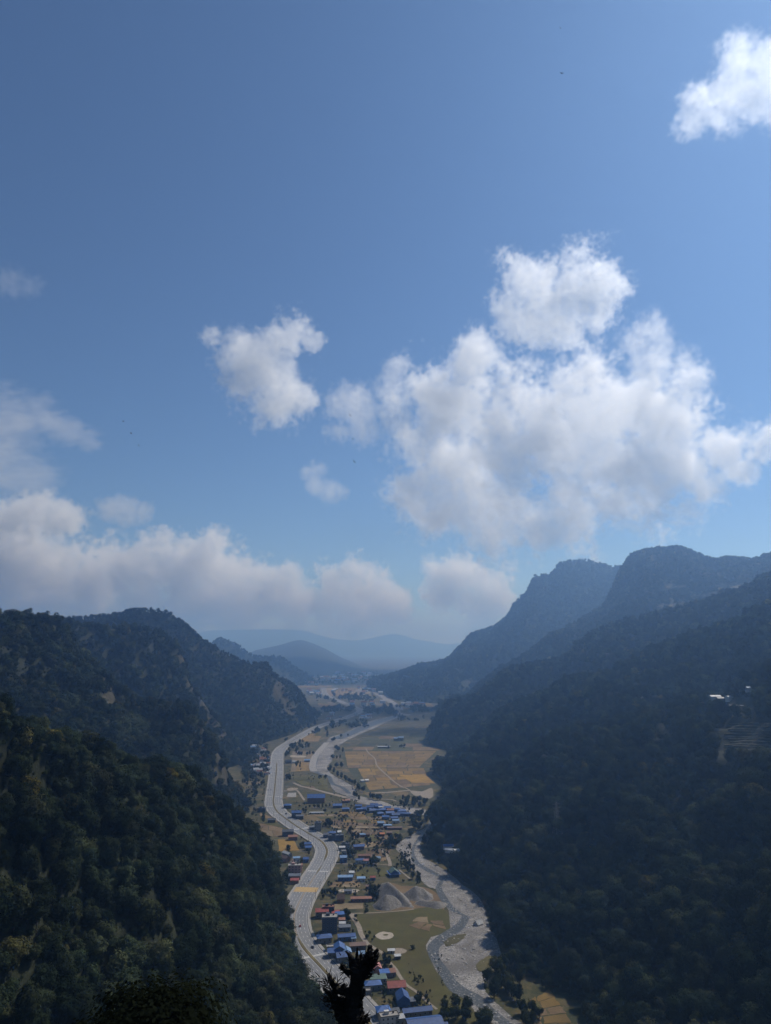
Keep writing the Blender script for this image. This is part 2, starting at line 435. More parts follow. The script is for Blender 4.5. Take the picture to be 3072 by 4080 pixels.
# joined ray-casting tree of all hills, for things that stand on a slope
_bv, _bf, _off = [], [], 0
for h in HILLS.values():
    me = h["obj"].data
    _bv += [v.co.copy() for v in me.vertices]
    _bf += [tuple(i + _off for i in p.vertices) for p in me.polygons]
    _off = len(_bv)
BVH = BVHTree.FromPolygons(_bv, _bf)
def on_hill(px, py):
    r = ray(px, py).normalized()
    hit = BVH.ray_cast(Vector((0, 0, CAMZ)), r)
    return hit[0]
def ground_z(x, y):
    hit = BVH.ray_cast(Vector((x, y, 3000)), Vector((0, 0, -1)))
    return max(0.0, hit[0].z) if hit[0] is not None else 0.0
# ------------------------------------------------------------------ valley floor: river, fields, roads
from mathutils.geometry import tessellate_polygon
Z1, Z2, Z3 = (1000, 2950, 2.777), (1050, 3250, 2.777), (1150, 3580, 2.777)
Z4, Z5, Z8 = (1400, 3100, 2.777), (1500, 3480, 2.0825), (1100, 2600, 2.777)
def zz(Z, x, y): return (Z[0] + x / Z[2], Z[1] + y / Z[2])
def zl(Z, *q): return [zz(Z, a, b) for a, b in q]

def smooth_loop(pts, n=4, jit=0.0, closed=True):
    pts = [Vector(p) for p in pts]; out = []; N = len(pts)
    rng = range(N if closed else N - 1)
    for i in rng:
        p0, p1, p2, p3 = (pts[(i + k) % N] if closed else pts[min(max(i + k, 0), N - 1)] for k in (-1, 0, 1, 2))
        for j in range(n):
            f = j / n
            q = p1 * (2 * f**3 - 3 * f**2 + 1) + (p2 - p0) * 0.4 * (f**3 - 2 * f**2 + f) + p2 * (-2 * f**3 + 3 * f**2) + (p3 - p1) * 0.4 * (f**3 - f**2)
            if jit: q += Vector((random.uniform(-jit, jit), random.uniform(-jit, jit), 0))
            out.append(q)
    if not closed: out.append(pts[-1].copy())
    return out
def sheet(name, pts, z, mat, label, cat, kind="structure", smooth=3, jit=0.0, thick=0.0):
    loop = smooth_loop([G(*p) for p in pts], smooth, jit) if smooth else [G(*p) for p in pts]
    loop = [Vector((p.x, p.y, z)) for p in loop]
    tris = tessellate_polygon([loop])
    v = [tuple(p) for p in loop]; f = [tuple(t) for t in tris]
    me = mesh_data(name, v, f, mat)
    bm = bmesh.new(); bm.from_mesh(me)
    bmesh.ops.recalc_face_normals(bm, faces=bm.faces)
    if sum(q.normal.z for q in bm.faces) < 0: bmesh.ops.reverse_faces(bm, faces=bm.faces)
    bm.to_mesh(me); bm.free()
    o = bpy.data.objects.new(name, me); link(o)
    tag(o, label, cat, kind=kind)
    return o
def ribbon(name, centre, width, z, mat, label, cat, kind="structure", parent=None, dens=4, ground=False):
    c = smooth_loop(centre, dens, closed=False)
    v, f = [], []
    for i, p in enumerate(c):
        d = (c[min(i + 1, len(c) - 1)] - c[max(i - 1, 0)]); d.z = 0; d.normalize()
        nrm = Vector((d.y, -d.x, 0)); w = width(i / (len(c) - 1)) if callable(width) else width
        zz_ = z
        v += [tuple(p - nrm * w / 2 + Vector((0, 0, zz_))), tuple(p + nrm * w / 2 + Vector((0, 0, zz_)))]
    for i in range(len(c) - 1): f.append((2 * i, 2 * i + 1, 2 * i + 3, 2 * i + 2))
    o = mobj(name, v, f, mat, parent)
    if label: tag(o, label, cat, kind=kind)
    return o

def field_mat(name, lo, hi, stripes=0.35, patch=None):
    m, nt, out = nmat(name); p = pos(nt)
    c = ramp(nt, noise(nt, p, 0.05, 6, 0.7), [(0.3, lo), (0.7, hi)])
    oi = nt.nodes.new("ShaderNodeObjectInfo")
    h = nt.nodes.new("ShaderNodeHueSaturation")
    v = math_(nt, 'MULTIPLY_ADD', oi.outputs["Random"], 0.45); v.node.inputs[2].default_value = 0.78
    nt.links.new(v, h.inputs["Value"]); nt.links.new(c, h.inputs["Color"])
    bp_ = noise(nt, p, 0.022, 6, 0.72, 0.6)
    h0 = mixc(nt, ramp(nt, bp_, [(0.45, (0, 0, 0)), (0.68, (0.75, 0.75, 0.75))]), h.outputs[0], patch or tuple(q * 0.5 for q in lo))
    f = noise(nt, p, 0.9, 5, 0.75)
    c2 = mixc(nt, math_(nt, 'MULTIPLY', f, stripes), h0, tuple(q * 0.4 for q in lo))
    principled(nt, out, c2, 0.95, f, 0.5, 0.4)
    return m
MF = dict(gold=field_mat("ripe_rice", (0.175, 0.113, 0.038), (0.275, 0.18, 0.06), 0.4, (0.11, 0.08, 0.035)),
          yellow=field_mat("yellow_rice", (0.25, 0.15, 0.035), (0.35, 0.215, 0.05), 0.35, (0.2, 0.12, 0.04)),
          brown=field_mat("cut_stubble", (0.15, 0.10, 0.055), (0.24, 0.17, 0.095)),
          tan=field_mat("dry_stubble", (0.19, 0.145, 0.085), (0.29, 0.22, 0.14)),
          olive=field_mat("olive_grass", (0.075, 0.07, 0.022), (0.13, 0.115, 0.035)),
          dark=field_mat("dark_field_cloud_shade", (0.05, 0.055, 0.025), (0.085, 0.085, 0.04)),  # dark bunds and strips; on the riverside parcels it is painted cloud shade
          green=field_mat("green_pasture", (0.055, 0.052, 0.016), (0.10, 0.09, 0.027), 0.5, (0.09, 0.066, 0.028)))

# golden fields and others: each parcel its own sheet with a dark bund left between neighbours
def parcels(corners, rows, cols, mats, label, inset=1.0, z=0.12, seed=0, skip=0.0, group=None):
    rs = random.Random(seed)
    A, B, C, D = (Vector(c) if isinstance(c, Vector) else G(*c) for c in corners)   # near-left, near-right, far-right, far-left
    ys = [0] + sorted(((i + rs.uniform(-0.28, 0.28)) / rows) for i in range(1, rows)) + [1]
    for j in range(rows):
        nc = max(1, cols + rs.randint(-1, 1))
        xs = [0] + sorted(((i + rs.uniform(-0.3, 0.3)) / nc) for i in range(1, nc)) + [1]
        for i in range(nc):
            if rs.random() < skip: continue
            def q(u, v): return (A * (1 - u) + B * u) * (1 - v) + (D * (1 - u) + C * u) * v
            c = [q(xs[i], ys[j]), q(xs[i + 1], ys[j]), q(xs[i + 1], ys[j + 1]), q(xs[i], ys[j + 1])]
            m = sum(c, Vector()) / 4
            pts = []
            for a, b in zip(c, c[1:] + c[:1]):
                for t in (0, 0.33, 0.66):
                    p = a.lerp(b, t) + Vector((rs.uniform(-0.8, 0.8), rs.uniform(-0.8, 0.8), 0))
                    dd = (m - p); L_ = dd.length
                    pts.append(p + dd.normalized() * min(inset * 1.3, L_ * 0.3))
            v = [(p.x, p.y, z) for p in pts] + [(p.x, p.y, 0.0) for p in pts]
            n = len(pts)
            f = [tuple(range(n))] + [(k, k + n, (k + 1) % n + n, (k + 1) % n) for k in range(n)]
            o = mobj("field", v, f, rs.choice(mats))
            tag(o, label, "field", group, "structure")
Lb = "parcel of ripe golden rice beyond the upper river"
sheet("rice_fields", [(1460, 3156), (1600, 3140), (1740, 3130), (1700, 3080), (1690, 3040), (1750, 2992), (1560, 2988), (1372, 2990), (1385, 3060), (1425, 3110)], 0.06, MF["dark"], "dark bunds and banks of the rice land beyond the upper river", "field")
parcels([(1470, 3150), (1715, 3128), (1690, 3060), (1425, 3062)], 6, 4, [MF["gold"], MF["gold"], MF["gold"], MF["yellow"], MF["brown"]], Lb, 0.7, seed=1, group="golden rice parcels")
parcels([(1385, 3060), (1670, 3058), (1740, 2992), (1372, 2994)], 8, 5, [MF["gold"], MF["gold"], MF["gold"], MF["brown"]], Lb, 0.7, seed=2, group="golden rice parcels")
parcels([(1640, 3118), (1736, 3122), (1700, 3090), (1590, 3088)], 1, 1, [MF["yellow"]], "bright yellow rice field at the foot of the right slope", 0.5, seed=3, z=0.2)
parcels([(1400, 2990), (1755, 2990), (1745, 2925), (1480, 2915)], 5, 4, [MF["dark"], MF["dark"], MF["olive"], MF["dark"], MF["brown"]], "parcel darkened with painted cloud shade between the river and the right slope", 1.5, seed=4, group="dark parcels by the river")  # cloud shadow over these fields is put into their dark colour
Lm = "stubble parcel in the terraced village fields right of the highway"
parcels([(1330, 3300), (1560, 3310), (1510, 3232), (1230, 3236)], 6, 4, [MF["brown"], MF["tan"], MF["brown"], MF["gold"], MF["olive"]], Lm, 0.7, seed=5, group="village stubble parcels")
parcels([(1440, 3380), (1600, 3360), (1590, 3300), (1370, 3300)], 5, 3, [MF["tan"], MF["brown"], MF["tan"], MF["olive"]], Lm, 0.7, seed=6, group="village stubble parcels")
parcels([(1450, 3440), (1540, 3430), (1560, 3380), (1460, 3385)], 3, 2, [MF["tan"], MF["brown"]], Lm, 0.5, seed=7, group="village stubble parcels")
parcels([(1310, 3535), (1435, 3535), (1440, 3505), (1330, 3510)], 2, 2, [MF["tan"], MF["brown"]], "small bare plot beside the yellow road patch", 0.5, seed=8, group="small bare plots")
parcels([(1330, 3625), (1450, 3622), (1450, 3595), (1325, 3600)], 1, 1, [MF["tan"]], "bare plot dotted with heaps above the large green meadow", 0.5, seed=9)
parcels([(1420, 3498), (1560, 3490), (1545, 3455), (1410, 3455)], 1, 2, [MF["olive"], MF["brown"]], "grassy yard around the blue and green hall", 0.5, seed=10, group="yards around the hall")
parcels([(1035, 3330), (1150, 3335), (1100, 3265), (1035, 3235)], 4, 2, [MF["tan"], MF["brown"], MF["olive"]], "plot squeezed between the left spur and the highway", 0.6, seed=11, group="plots left of the highway")
parcels([(1110, 3392), (1195, 3390), (1170, 3345), (1105, 3345)], 1, 1, [MF["yellow"]], "bright yellow rice patch left of the highway bend", 0.4, seed=12, z=0.2)
parcels([(1240, 3150), (1310, 3150), (1300, 3090), (1145, 3092)], 3, 2, [MF["olive"], MF["olive"], MF["brown"]], "rough grass plot between the highway and the upper river", 0.8, seed=13, group="rough plots by the upper river")
parcels([(1330, 3195), (1400, 3190), (1330, 3160), (1150, 3160)], 1, 2, [MF["olive"], MF["brown"]], "dry grass plot beside the big blue warehouse", 0.8, seed=14, group="plots by the warehouse")
parcels([(1160, 3075), (1240, 3070), (1260, 2995), (1165, 2992)], 3, 2, [MF["olive"], MF["gold"], MF["tan"]], "small plot between the far highway and the gravel bank", 0.8, seed=15, group="far plots by the gravel bank")
parcels([(2070, 4110), (2310, 4110), (2190, 3940), (2105, 3985)], 5, 3, [MF["olive"], MF["gold"], MF["brown"]], "small terraced paddy at the foot of the right slope, lower right", 0.7, seed=16, group="paddies at the lower right")
Lfar = "thin far field strip near the end of the valley"
parcels([(1270, 2830), (1330, 2835), (1340, 2798), (1262, 2792)], 3, 1, [MF["gold"], MF["tan"], MF["olive"]], Lfar, 3, seed=17, group="far field strips")
parcels([(1470, 2835), (1570, 2835), (1540, 2800), (1450, 2805)], 4, 2, [MF["gold"], MF["tan"], MF["olive"]], Lfar, 3, seed=18, group="far field strips")
parcels([(1300, 2775), (1480, 2772), (1470, 2742), (1290, 2742)], 4, 3, [MF["gold"], MF["tan"], MF["brown"]], Lfar, 4, seed=19, group="far field strips")
parcels([(1600, 2838), (1750, 2835), (1720, 2800), (1600, 2805)], 4, 2, [MF["gold"], MF["tan"], MF["dark"]], Lfar, 4, seed=20, group="far field strips")
parcels([(1180, 2740), (1400, 2735), (1420, 2700), (1200, 2705)], 5, 3, [MF["gold"], MF["tan"], MF["olive"], MF["dark"]], Lfar, 6, seed=21, group="far field strips")
parcels([(1160, 2955), (1270, 2955), (1300, 2905), (1240, 2905)], 3, 2, [MF["gold"], MF["olive"], MF["tan"]], Lfar, 2, seed=22, group="far field strips")
parcels([(1330, 2905), (1430, 2895), (1480, 2868), (1400, 2868)], 3, 2, [MF["dark"], MF["olive"], MF["dark"]], Lfar, 2, seed=23, group="far field strips")

# meadow along the river
sheet("meadow", [(1398, 3641), (1500, 3634), (1650, 3622), (1740, 3612), (1792, 3650), (1795, 3700), (1725, 3738), (1702, 3768), (1715, 3816), (1745, 3869), (1822, 3951), (1890, 4012), (1930, 4075), (1820, 4150), (1660, 4120), (1600, 3980), (1560, 3880),
                  (1510, 3810), (1462, 3765), (1430, 3705)], 0.16, MF["green"], "large green meadow between the village and the lower river", "meadow", jit=0.8)
M_SAND = plain("pale_sand", (0.34, 0.295, 0.24), 0.25, 0.5)
M_DIRT = plain("dirt_track", (0.25, 0.21, 0.165), 0.25, 0.4)
def ring(c, rx, ry, n=22):
    return [(c[0] + rx * math.cos(t * 2 * math.pi / n) * random.uniform(0.92, 1.06), c[1] + ry * math.sin(t * 2 * math.pi / n) * random.uniform(0.92, 1.06)) for t in range(n)]
sheet("sand_ring", ring((1533, 3729), 37, 16), 0.24, M_SAND, "round pale sand patch in the middle of the meadow", "sand", smooth=2)
sheet("grass_island", ring((1537, 3726), 11, 3.5, 10), 0.3, MF["olive"], "tuft of grass inside the round sand patch", "grass", smooth=2)
sheet("dirt_patch", ring((1500, 3668), 30, 16), 0.22, MF["olive"], "worn brown patch in the upper meadow", "dirt", smooth=2)
sheet("dirt_patch", ring((1590, 3790), 30, 12), 0.22, M_DIRT, "pale worn dirt near the sheds in the meadow", "dirt", smooth=2)
Lbp = "brown tilled plot in the right part of the meadow"
parcels([(1625, 3690), (1710, 3712), (1725, 3685), (1670, 3672)], 1, 1, [MF["brown"]], Lbp, 0.4, z=0.3, seed=30, group="tilled plots in the meadow")
parcels([(1640, 3672), (1712, 3680), (1704, 3652), (1660, 3655)], 1, 1, [MF["tan"]], Lbp, 0.4, z=0.3, seed=31, group="tilled plots in the meadow")
parcels([(1725, 3690), (1778, 3705), (1768, 3668), (1712, 3668)], 2, 1, [MF["brown"], MF["brown"]], Lbp, 0.6, z=0.3, seed=32, group="tilled plots in the meadow")

# river bed
def gravel_mat():
    m, nt, out = nmat("river_gravel"); p = pos(nt)
    n1 = noise(nt, p, 0.022, 6, 0.7, 1.2)
    c = ramp(nt, n1, [(0.38, (0.16, 0.148, 0.135)), (0.5, (0.27, 0.252, 0.235)), (0.6, (0.38, 0.36, 0.335))])
    n2 = noise(nt, p, 0.55, 6, 0.8)
    c = mixc(nt, ramp(nt, n2, [(0.42, (1, 1, 1)), (0.56, (0, 0, 0))]), c, (0.12, 0.112, 0.105))
    vo = nt.nodes.new("ShaderNodeTexVoronoi"); vo.inputs["Scale"].default_value = 0.35; nt.links.new(p, vo.inputs["Vector"])
    c = mixc(nt, ramp(nt, vo.outputs["Distance"], [(0.1, (0.5, 0.5, 0.5)), (0.25, (0, 0, 0))]), c, (0.42, 0.4, 0.38))
    principled(nt, out, c, 0.95, n2, 0.8, 0.6)
    return m
M_GRAVEL = gravel_mat()
low_left = zl(Z4, (812, 385), (862, 440), (862, 490), (800, 560), (620, 655), (498, 745), (510, 810), (590, 870), (640, 950), (690, 1010), (760, 1110), (840, 1200), (935, 1228)) + \
    zl(Z5, (505, 130), (560, 250), (600, 310), (612, 420), (590, 490), (455, 530), (412, 600), (440, 700), (500, 810), (570, 890), (660, 980), (720, 1045), (790, 1105), (840, 1175), (960, 1240), (1050, 1320))
low_right = zl(Z4, (878, 378), (925, 430), (935, 500), (885, 570), (790, 680), (758, 760), (800, 880), (920, 950), (1080, 1050), (1230, 1180)) + \
    zl(Z5, (850, 200), (900, 300), (930, 420), (1000, 560), (1040, 700), (1030, 760), (920, 840), (890, 950), (990, 1070), (1070, 1150), (1190, 1240), (1300, 1320))
sheet("river_bed", low_left + low_right[::-1], 0.2, M_GRAVEL, "pale gravel river bed winding past the meadow", "river bed", jit=0.7)
up_left = zl(Z8, (1335, 660), (1340, 690), (1150, 728), (1000, 770), (880, 828), (760, 888), (600, 938), (545, 1005)) + zl(Z1, (740, 120), (690, 180), (660, 300), (682, 352), (780, 372), (860, 422), (888, 510), (940, 570), (1050, 612), (1130, 645))
up_right = zl(Z8, (1385, 600), (1375, 665), (1500, 690), (1400, 705), (1200, 780), (1060, 850), (950, 892)) + zl(Z1, (990, 42), (925, 120), (900, 220), (840, 300), (900, 380), (990, 430), (1100, 490), (1152, 540), (1165, 620))
sheet("river_bed", up_left + up_right[::-1], 0.2, M_GRAVEL, "pale gravel river bed beside the golden fields upstream", "river bed", jit=1.0)
ribbon("river_bed", [G(*q, 0) for q in zl(Z1, (1140, 630), (1250, 665), (1380, 695), (1480, 725)) + zl(Z4, (440, 318), (560, 330), (660, 350), (740, 372), (850, 385))], lambda t: 30 + 9 * math.sin(t * 9), 0.14, M_GRAVEL, "narrow gravel channel behind the blue-roofed hamlet", "river bed")
ribbon("river_bed", [G(*q, 0) for q in zl(Z8, (1360, 640), (1345, 600), (1290, 560), (1230, 520), (1150, 470), (1100, 440), (1190, 435), (960, 430), (900, 430), (960, 400))], 40, 0.5, M_GRAVEL, "far river bed thread near the end of the valley", "river bed")

def water_mat():
    m, nt, out = nmat("shallow_water"); p = pos(nt)
    n = noise(nt, p, 0.5, 5, 0.7)
    c = ramp(nt, n, [(0.42, (0.035, 0.04, 0.043)), (0.56, (0.075, 0.08, 0.08)), (0.68, (0.22, 0.215, 0.21))])
    principled(nt, out, c, 0.5, n, 0.5, 0.3, spec=0.25)
    return m
M_WATER = water_mat()
def stream(pts, w, label, z=0.27):
    return ribbon("river", [G(*q, 0) for q in pts], w, z, M_WATER, label, "river")
stream(zl(Z4, (880, 400), (890, 470), (850, 560), (760, 660), (690, 760), (680, 850), (720, 940), (830, 1010), (960, 1080), (1030, 1100)) + zl(Z5, (560, 40), (515, 110), (540, 180), (600, 270), (690, 335), (740, 360), (700, 430), (640, 480), (560, 535), (475, 610), (480, 700), (545, 790), (610, 900), (690, 975), (820, 1040), (920, 1130), (1010, 1200), (1120, 1290)),
       lambda t: 6 + 2.5 * math.sin(t * 31) + 5 * (t > 0.55), "shallow grey stream threading the lower gravel bed")
stream(zl(Z1, (760, 110), (725, 200), (705, 300), (740, 365), (860, 400), (900, 480), (1010, 520), (1090, 590)), 9, "shallow stream in the upper gravel bed")
stream(zl(Z8, (1400, 690), (1200, 745), (1050, 800), (900, 860), (760, 920), (650, 960)), 40, "bluish far stretch of the stream", 0.27)
M_ISL = field_mat("island_grass", (0.09, 0.08, 0.035), (0.15, 0.13, 0.06))
sheet("grass_island", zl(Z5, (560, 575), (600, 540), (680, 512), (742, 508), (725, 540), (660, 585), (590, 608)), 0.5, M_ISL, "small olive grass island in the gravel bend", "grass", jit=0.6)
sheet("grass_island", zl(Z5, (828, 765), (870, 720), (935, 688), (1000, 702), (990, 770), (930, 815), (840, 812)), 0.5, M_ISL, "larger olive grass patch on the right gravel bank", "grass", jit=0.6)
M_EMB = plain("concrete_bank", (0.27, 0.255, 0.24), 0.2, 0.2)
ribbon("river_embankment", [G(*q, 0) for q in zl(Z1, (840, 25), (780, 90), (720, 160), (690, 230), (682, 300), (700, 345))], 16, 0.5, M_EMB, "grey stone embankment curving along the upper river", "embankment")

# tracks
def track(pts, w, label, z=0.34): return ribbon("dirt_track", [G(*q, 0) for q in pts], w, z, M_DIRT, label, "track")
track(zl(Z3, (690, 170), (740, 250), (780, 320), (800, 390), (840, 460), (880, 510), (960, 560), (1040, 610), (1095, 690), (1180, 780), (1240, 880), (1310, 965), (1420, 1040), (1540, 1150), (1640, 1230)), lambda t: 5.5 - 3.4 * t, "pale dirt path along the village side of the meadow")
track(zl(Z3, (690, 168), (850, 165), (1050, 155), (1250, 138), (1390, 120)), 2.2, "pale straight path edging the top of the meadow")
track(zl(Z2, (1400, 560), (1395, 510), (1370, 450), (1330, 400), (1315, 365)), 4.5, "pale curved track above the hall")
track(zl(Z2, (800, 535), (950, 538), (1100, 536), (1250, 538), (1400, 550)), 2.0, "thin straight track crossing the village")
track(zl(Z2, (1500, 600), (1560, 650), (1620, 700)), 2.2, "short track from the hall to the river")
track(zl(Z1, (1270, 90), (1300, 140), (1370, 200), (1390, 270), (1440, 330), (1520, 400), (1600, 470), (1680, 520)) + zl(Z4, (600, 110), (650, 140)), 3.2, "dirt track winding across the golden fields")
track(zl(Z1, (470, 470), (560, 510), (700, 540), (800, 570), (920, 600), (1060, 635)), lambda t: 5 + 6 * t, "pale track from the warehouse to the river")
track(zl(Z1, (365, 562), (430, 556), (510, 556), (560, 620), (590, 665)), 4, "pale driveway beside the grey foundation")
track(zl(Z4, (260, 165), (400, 160), (560, 145), (650, 140)), 9, "gravel track edging the golden fields")
track(zl(Z4, (330, 235), (440, 240), (500, 258)), 4, "short pale track behind the hamlet")
sheet("dirt_patch", zl(Z4, (650, 140), (780, 150), (890, 110), (905, 200), (850, 230), (740, 200), (690, 190)), 0.3, M_DIRT, "pale cleared ground at the corner of the golden fields", "dirt")
sheet("dirt_patch", zl(Z1, (395, 540), (450, 525), (520, 530), (505, 548), (430, 560)), 0.3, M_DIRT, "pale loop of driveway by the highway", "dirt")
sheet("foundation", zl(Z1, (395, 630), (410, 585), (500, 580), (500, 630)), 0.5, M_EMB, "grey concrete foundation beside the highway", "foundation", smooth=0)
sheet("dirt_patch", zl(Z1, (440, 185), (450, 165), (600, 172), (590, 190)), 0.3, M_SAND, "pale yard between the far highway and river", "dirt")
sheet("dirt_patch", zl(Z2, (830, 840), (860, 815), (1050, 820), (1040, 850), (940, 855)), 0.3, M_SAND, "grey gravel yard below the long blue shed", "dirt")
parcels([zz(Z8, 1750, 300), zz(Z8, 1850, 300), zz(Z8, 1850, 270), zz(Z8, 1750, 270)], 1, 1, [MF["tan"]], "pale clearing at the foot of the far right mountain", 5, seed=40)

# gravel heaps
def heap(label, c, crest, slope, ext, seed):
    """crest: (x, y, height) points from c; sides fall at the angle of repose"""
    n = 46; g = np.linspace(-ext, ext, n); X, Y = np.meshgrid(g, g); q = np.stack([X.ravel(), Y.ravel(), np.zeros(n * n)], 1)
    wob = (fbm(q / 9.0 + seed, 4, True) - 0.5)
    z = np.full(n * n, -9.0)
    for a, b in zip(crest, crest[1:] or crest):
        a = np.array(a, float); b = np.array(b, float); ab = (b - a)[:2]; L2 = max(1e-6, (ab ** 2).sum())
        t = np.clip(((q[:, :2] - a[:2]) @ ab) / L2, 0, 1)
        d = np.linalg.norm(q[:, :2] - a[:2] - t[:, None] * ab, axis=1)
        z = np.maximum(z, a[2] + (b[2] - a[2]) * t - d * slope * (1 + 0.5 * wob))
    z = z + wob * 1.6 * np.clip(z / 4, 0, 1)
    q[:, 2] = np.maximum(z, -0.4)
    f = [(j * n + i, j * n + i + 1, (j + 1) * n + i + 1, (j + 1) * n + i) for j in range(n - 1) for i in range(n - 1)
         if max(q[j * n + i, 2], q[j * n + i + 1, 2], q[(j + 1) * n + i, 2], q[(j + 1) * n + i + 1, 2]) > -0.39]
    o = mobj("gravel_heap", q, f, M_HEAP, None, c, True)
    return tag(o, label, "gravel heap", "gravel heaps")
def heap_mat():
    m, nt, out = nmat("crushed_stone"); p = pos(nt)
    n2 = noise(nt, p, 0.5, 6, 0.8); n1 = noise(nt, p, 0.07, 3)
    c = ramp(nt, n2, [(0.35, (0.12, 0.115, 0.105)), (0.55, (0.24, 0.225, 0.205)), (0.7, (0.34, 0.32, 0.3))])
    c = mixc(nt, math_(nt, 'MULTIPLY', n1, 0.5), c, (0.16, 0.14, 0.12))
    principled(nt, out, c, 0.95, n2, 1.0, 0.8); return m
M_HEAP = heap_mat()
def hp(px, py, h): 
    g_ = G(px, py, h); return (g_.x - HC.x, g_.y - HC.y, h)
HC = G(1575, 3600)
heap("tall gravel heap with a long ridge running to the meadow corner", HC, [hp(1515, 3522, 9), hp(1545, 3512, 15), hp(1580, 3540, 12), hp(1615, 3580, 6), hp(1645, 3612, 1)], 0.8, 48, 1)
heap("steep pale gravel cone in front of the tall heap", G(1560, 3610), [(-6, 0, 11.5), (2, 4, 9)], 0.78, 22, 4)
HC = G(1680, 3580)
heap("broad grey gravel heap next to the river", HC, [hp(1632, 3545, 7), hp(1655, 3530, 11), hp(1680, 3535, 9), hp(1705, 3560, 5)], 0.7, 40, 2)
heap("low gravel spill beside the stream", G(1705, 3606), [(-8, 4, 3.5), (10, -3, 5), (18, 2, 2)], 0.5, 30, 3)
sheet("dirt_patch", [(1500, 3630), (1650, 3622), (1770, 3625), (1740, 3560), (1690, 3535), (1600, 3530), (1540, 3520)], 0.13, MF["brown"], "brown trampled ground around the gravel heaps", "dirt")

# boulders on the gravel, too many to count
M_ROCK = plain("boulder_stone", (0.4, 0.385, 0.365), 0.35, 1.2, bstr=0.6)
def boulders(n, region, label, smin, smax):
    mb = MB(); rs = random.Random(5)
    A = [G(*q) for q in region]
    xs = [p.x for p in A]; ys = [p.y for p in A]
    def inside(x, y):
        c = False
        for i in range(len(A)):
            a, b = A[i], A[i - 1]
            if (a.y > y) != (b.y > y) and x < (b.x - a.x) * (y - a.y) / (b.y - a.y) + a.x: c = not c
        return c
    k = 0
    while k < n:
        x, y = rs.uniform(min(xs), max(xs)), rs.uniform(min(ys), max(ys))
        if not inside(x, y): continue
        k += 1
        r = smin + (smax - smin) * rs.random() ** 3
        v = []
        for (a, b, c) in ((1, 0, 0), (-1, 0, 0), (0, 1, 0), (0, -1, 0), (0, 0, 1), (0, 0, -1), (.6, .6, .6), (-.6, .6, .6), (.6, -.6, .6), (-.6, -.6, .6)):
            s = r * rs.uniform(0.7, 1.15); v.append((x + a * s, y + b * s, 0.2 + c * s * 0.7))
        mb.add(v, [(4, 6, 7), (4, 8, 6), (4, 9, 8), (4, 7, 9), (0, 2, 6), (0, 6, 8), (0, 8, 3), (1, 7, 2), (2, 7, 6), (1, 9, 7), (1, 3, 9), (3, 8, 9)])
    o = mb.build("boulders", M_ROCK); tag(o, label, "boulders", kind="stuff")
boulders(1100, low_left + low_right[::-1], "grey boulders strewn over the lower gravel bed", 0.3, 1.5)

# ------------------------------------------------------------------ highway
def asphalt_mat():
    m, nt, out = nmat("highway_asphalt"); p = pos(nt)
    c = ramp(nt, noise(nt, p, 0.06, 6, 0.7), [(0.3, (0.17, 0.172, 0.178)), (0.7, (0.235, 0.235, 0.238))])
    c = mixc(nt, math_(nt, 'MULTIPLY', noise(nt, p, 1.4, 4, 0.7), 0.35), c, (0.12, 0.12, 0.125))
    principled(nt, out, c, 0.85, noise(nt, p, 6, 3), 0.2, 0.02); return m
M_ASPH = asphalt_mat()
M_PAVE = plain("pavement_concrete", (0.3, 0.285, 0.265), 0.18, 0.5)
M_LINE = plain("road_paint", (0.62, 0.62, 0.6), 0.18, 1.5)
M_MED = field_mat("median_grass", (0.13, 0.105, 0.045), (0.2, 0.16, 0.07))
M_KERB = plain("kerb_stone", (0.1, 0.095, 0.09), 0.2, 1.0)
M_YPAINT = plain("ochre_paint", (0.42, 0.29, 0.13), 0.2, 0.8)
road_px = [(1291, 2742), (1291, 2752), (1296, 2766), (1309, 2776), (1334, 2787), (1359, 2796), (1388, 2809), (1417, 2820), (1436, 2830), (1428, 2840), (1388, 2856), (1345, 2870), (1302, 2884), (1262, 2899), (1233, 2913), (1190, 2938), (1154, 2960),
           (1124, 2980), (1108, 3000), (1104, 3022), (1102, 3058), (1099, 3094), (1096, 3130), (1092, 3166), (1089, 3195), (1094, 3218), (1106, 3236), (1124, 3252), (1146, 3268), (1171, 3286), (1197, 3303), (1226, 3320), (1253, 3336), (1281, 3354),
           (1298, 3376), (1303, 3395), (1298, 3416), (1288, 3438), (1272, 3466), (1251, 3498), (1230, 3531), (1213, 3558), (1197, 3588), (1184, 3616), (1173, 3648), (1172, 3685), (1184, 3732), (1216, 3786), (1275, 3850), (1322, 3903), (1398, 3993), (1462, 4068), (1545, 4170)]
ctr = smooth_loop([G(*q) for q in road_px], 6, closed=False)
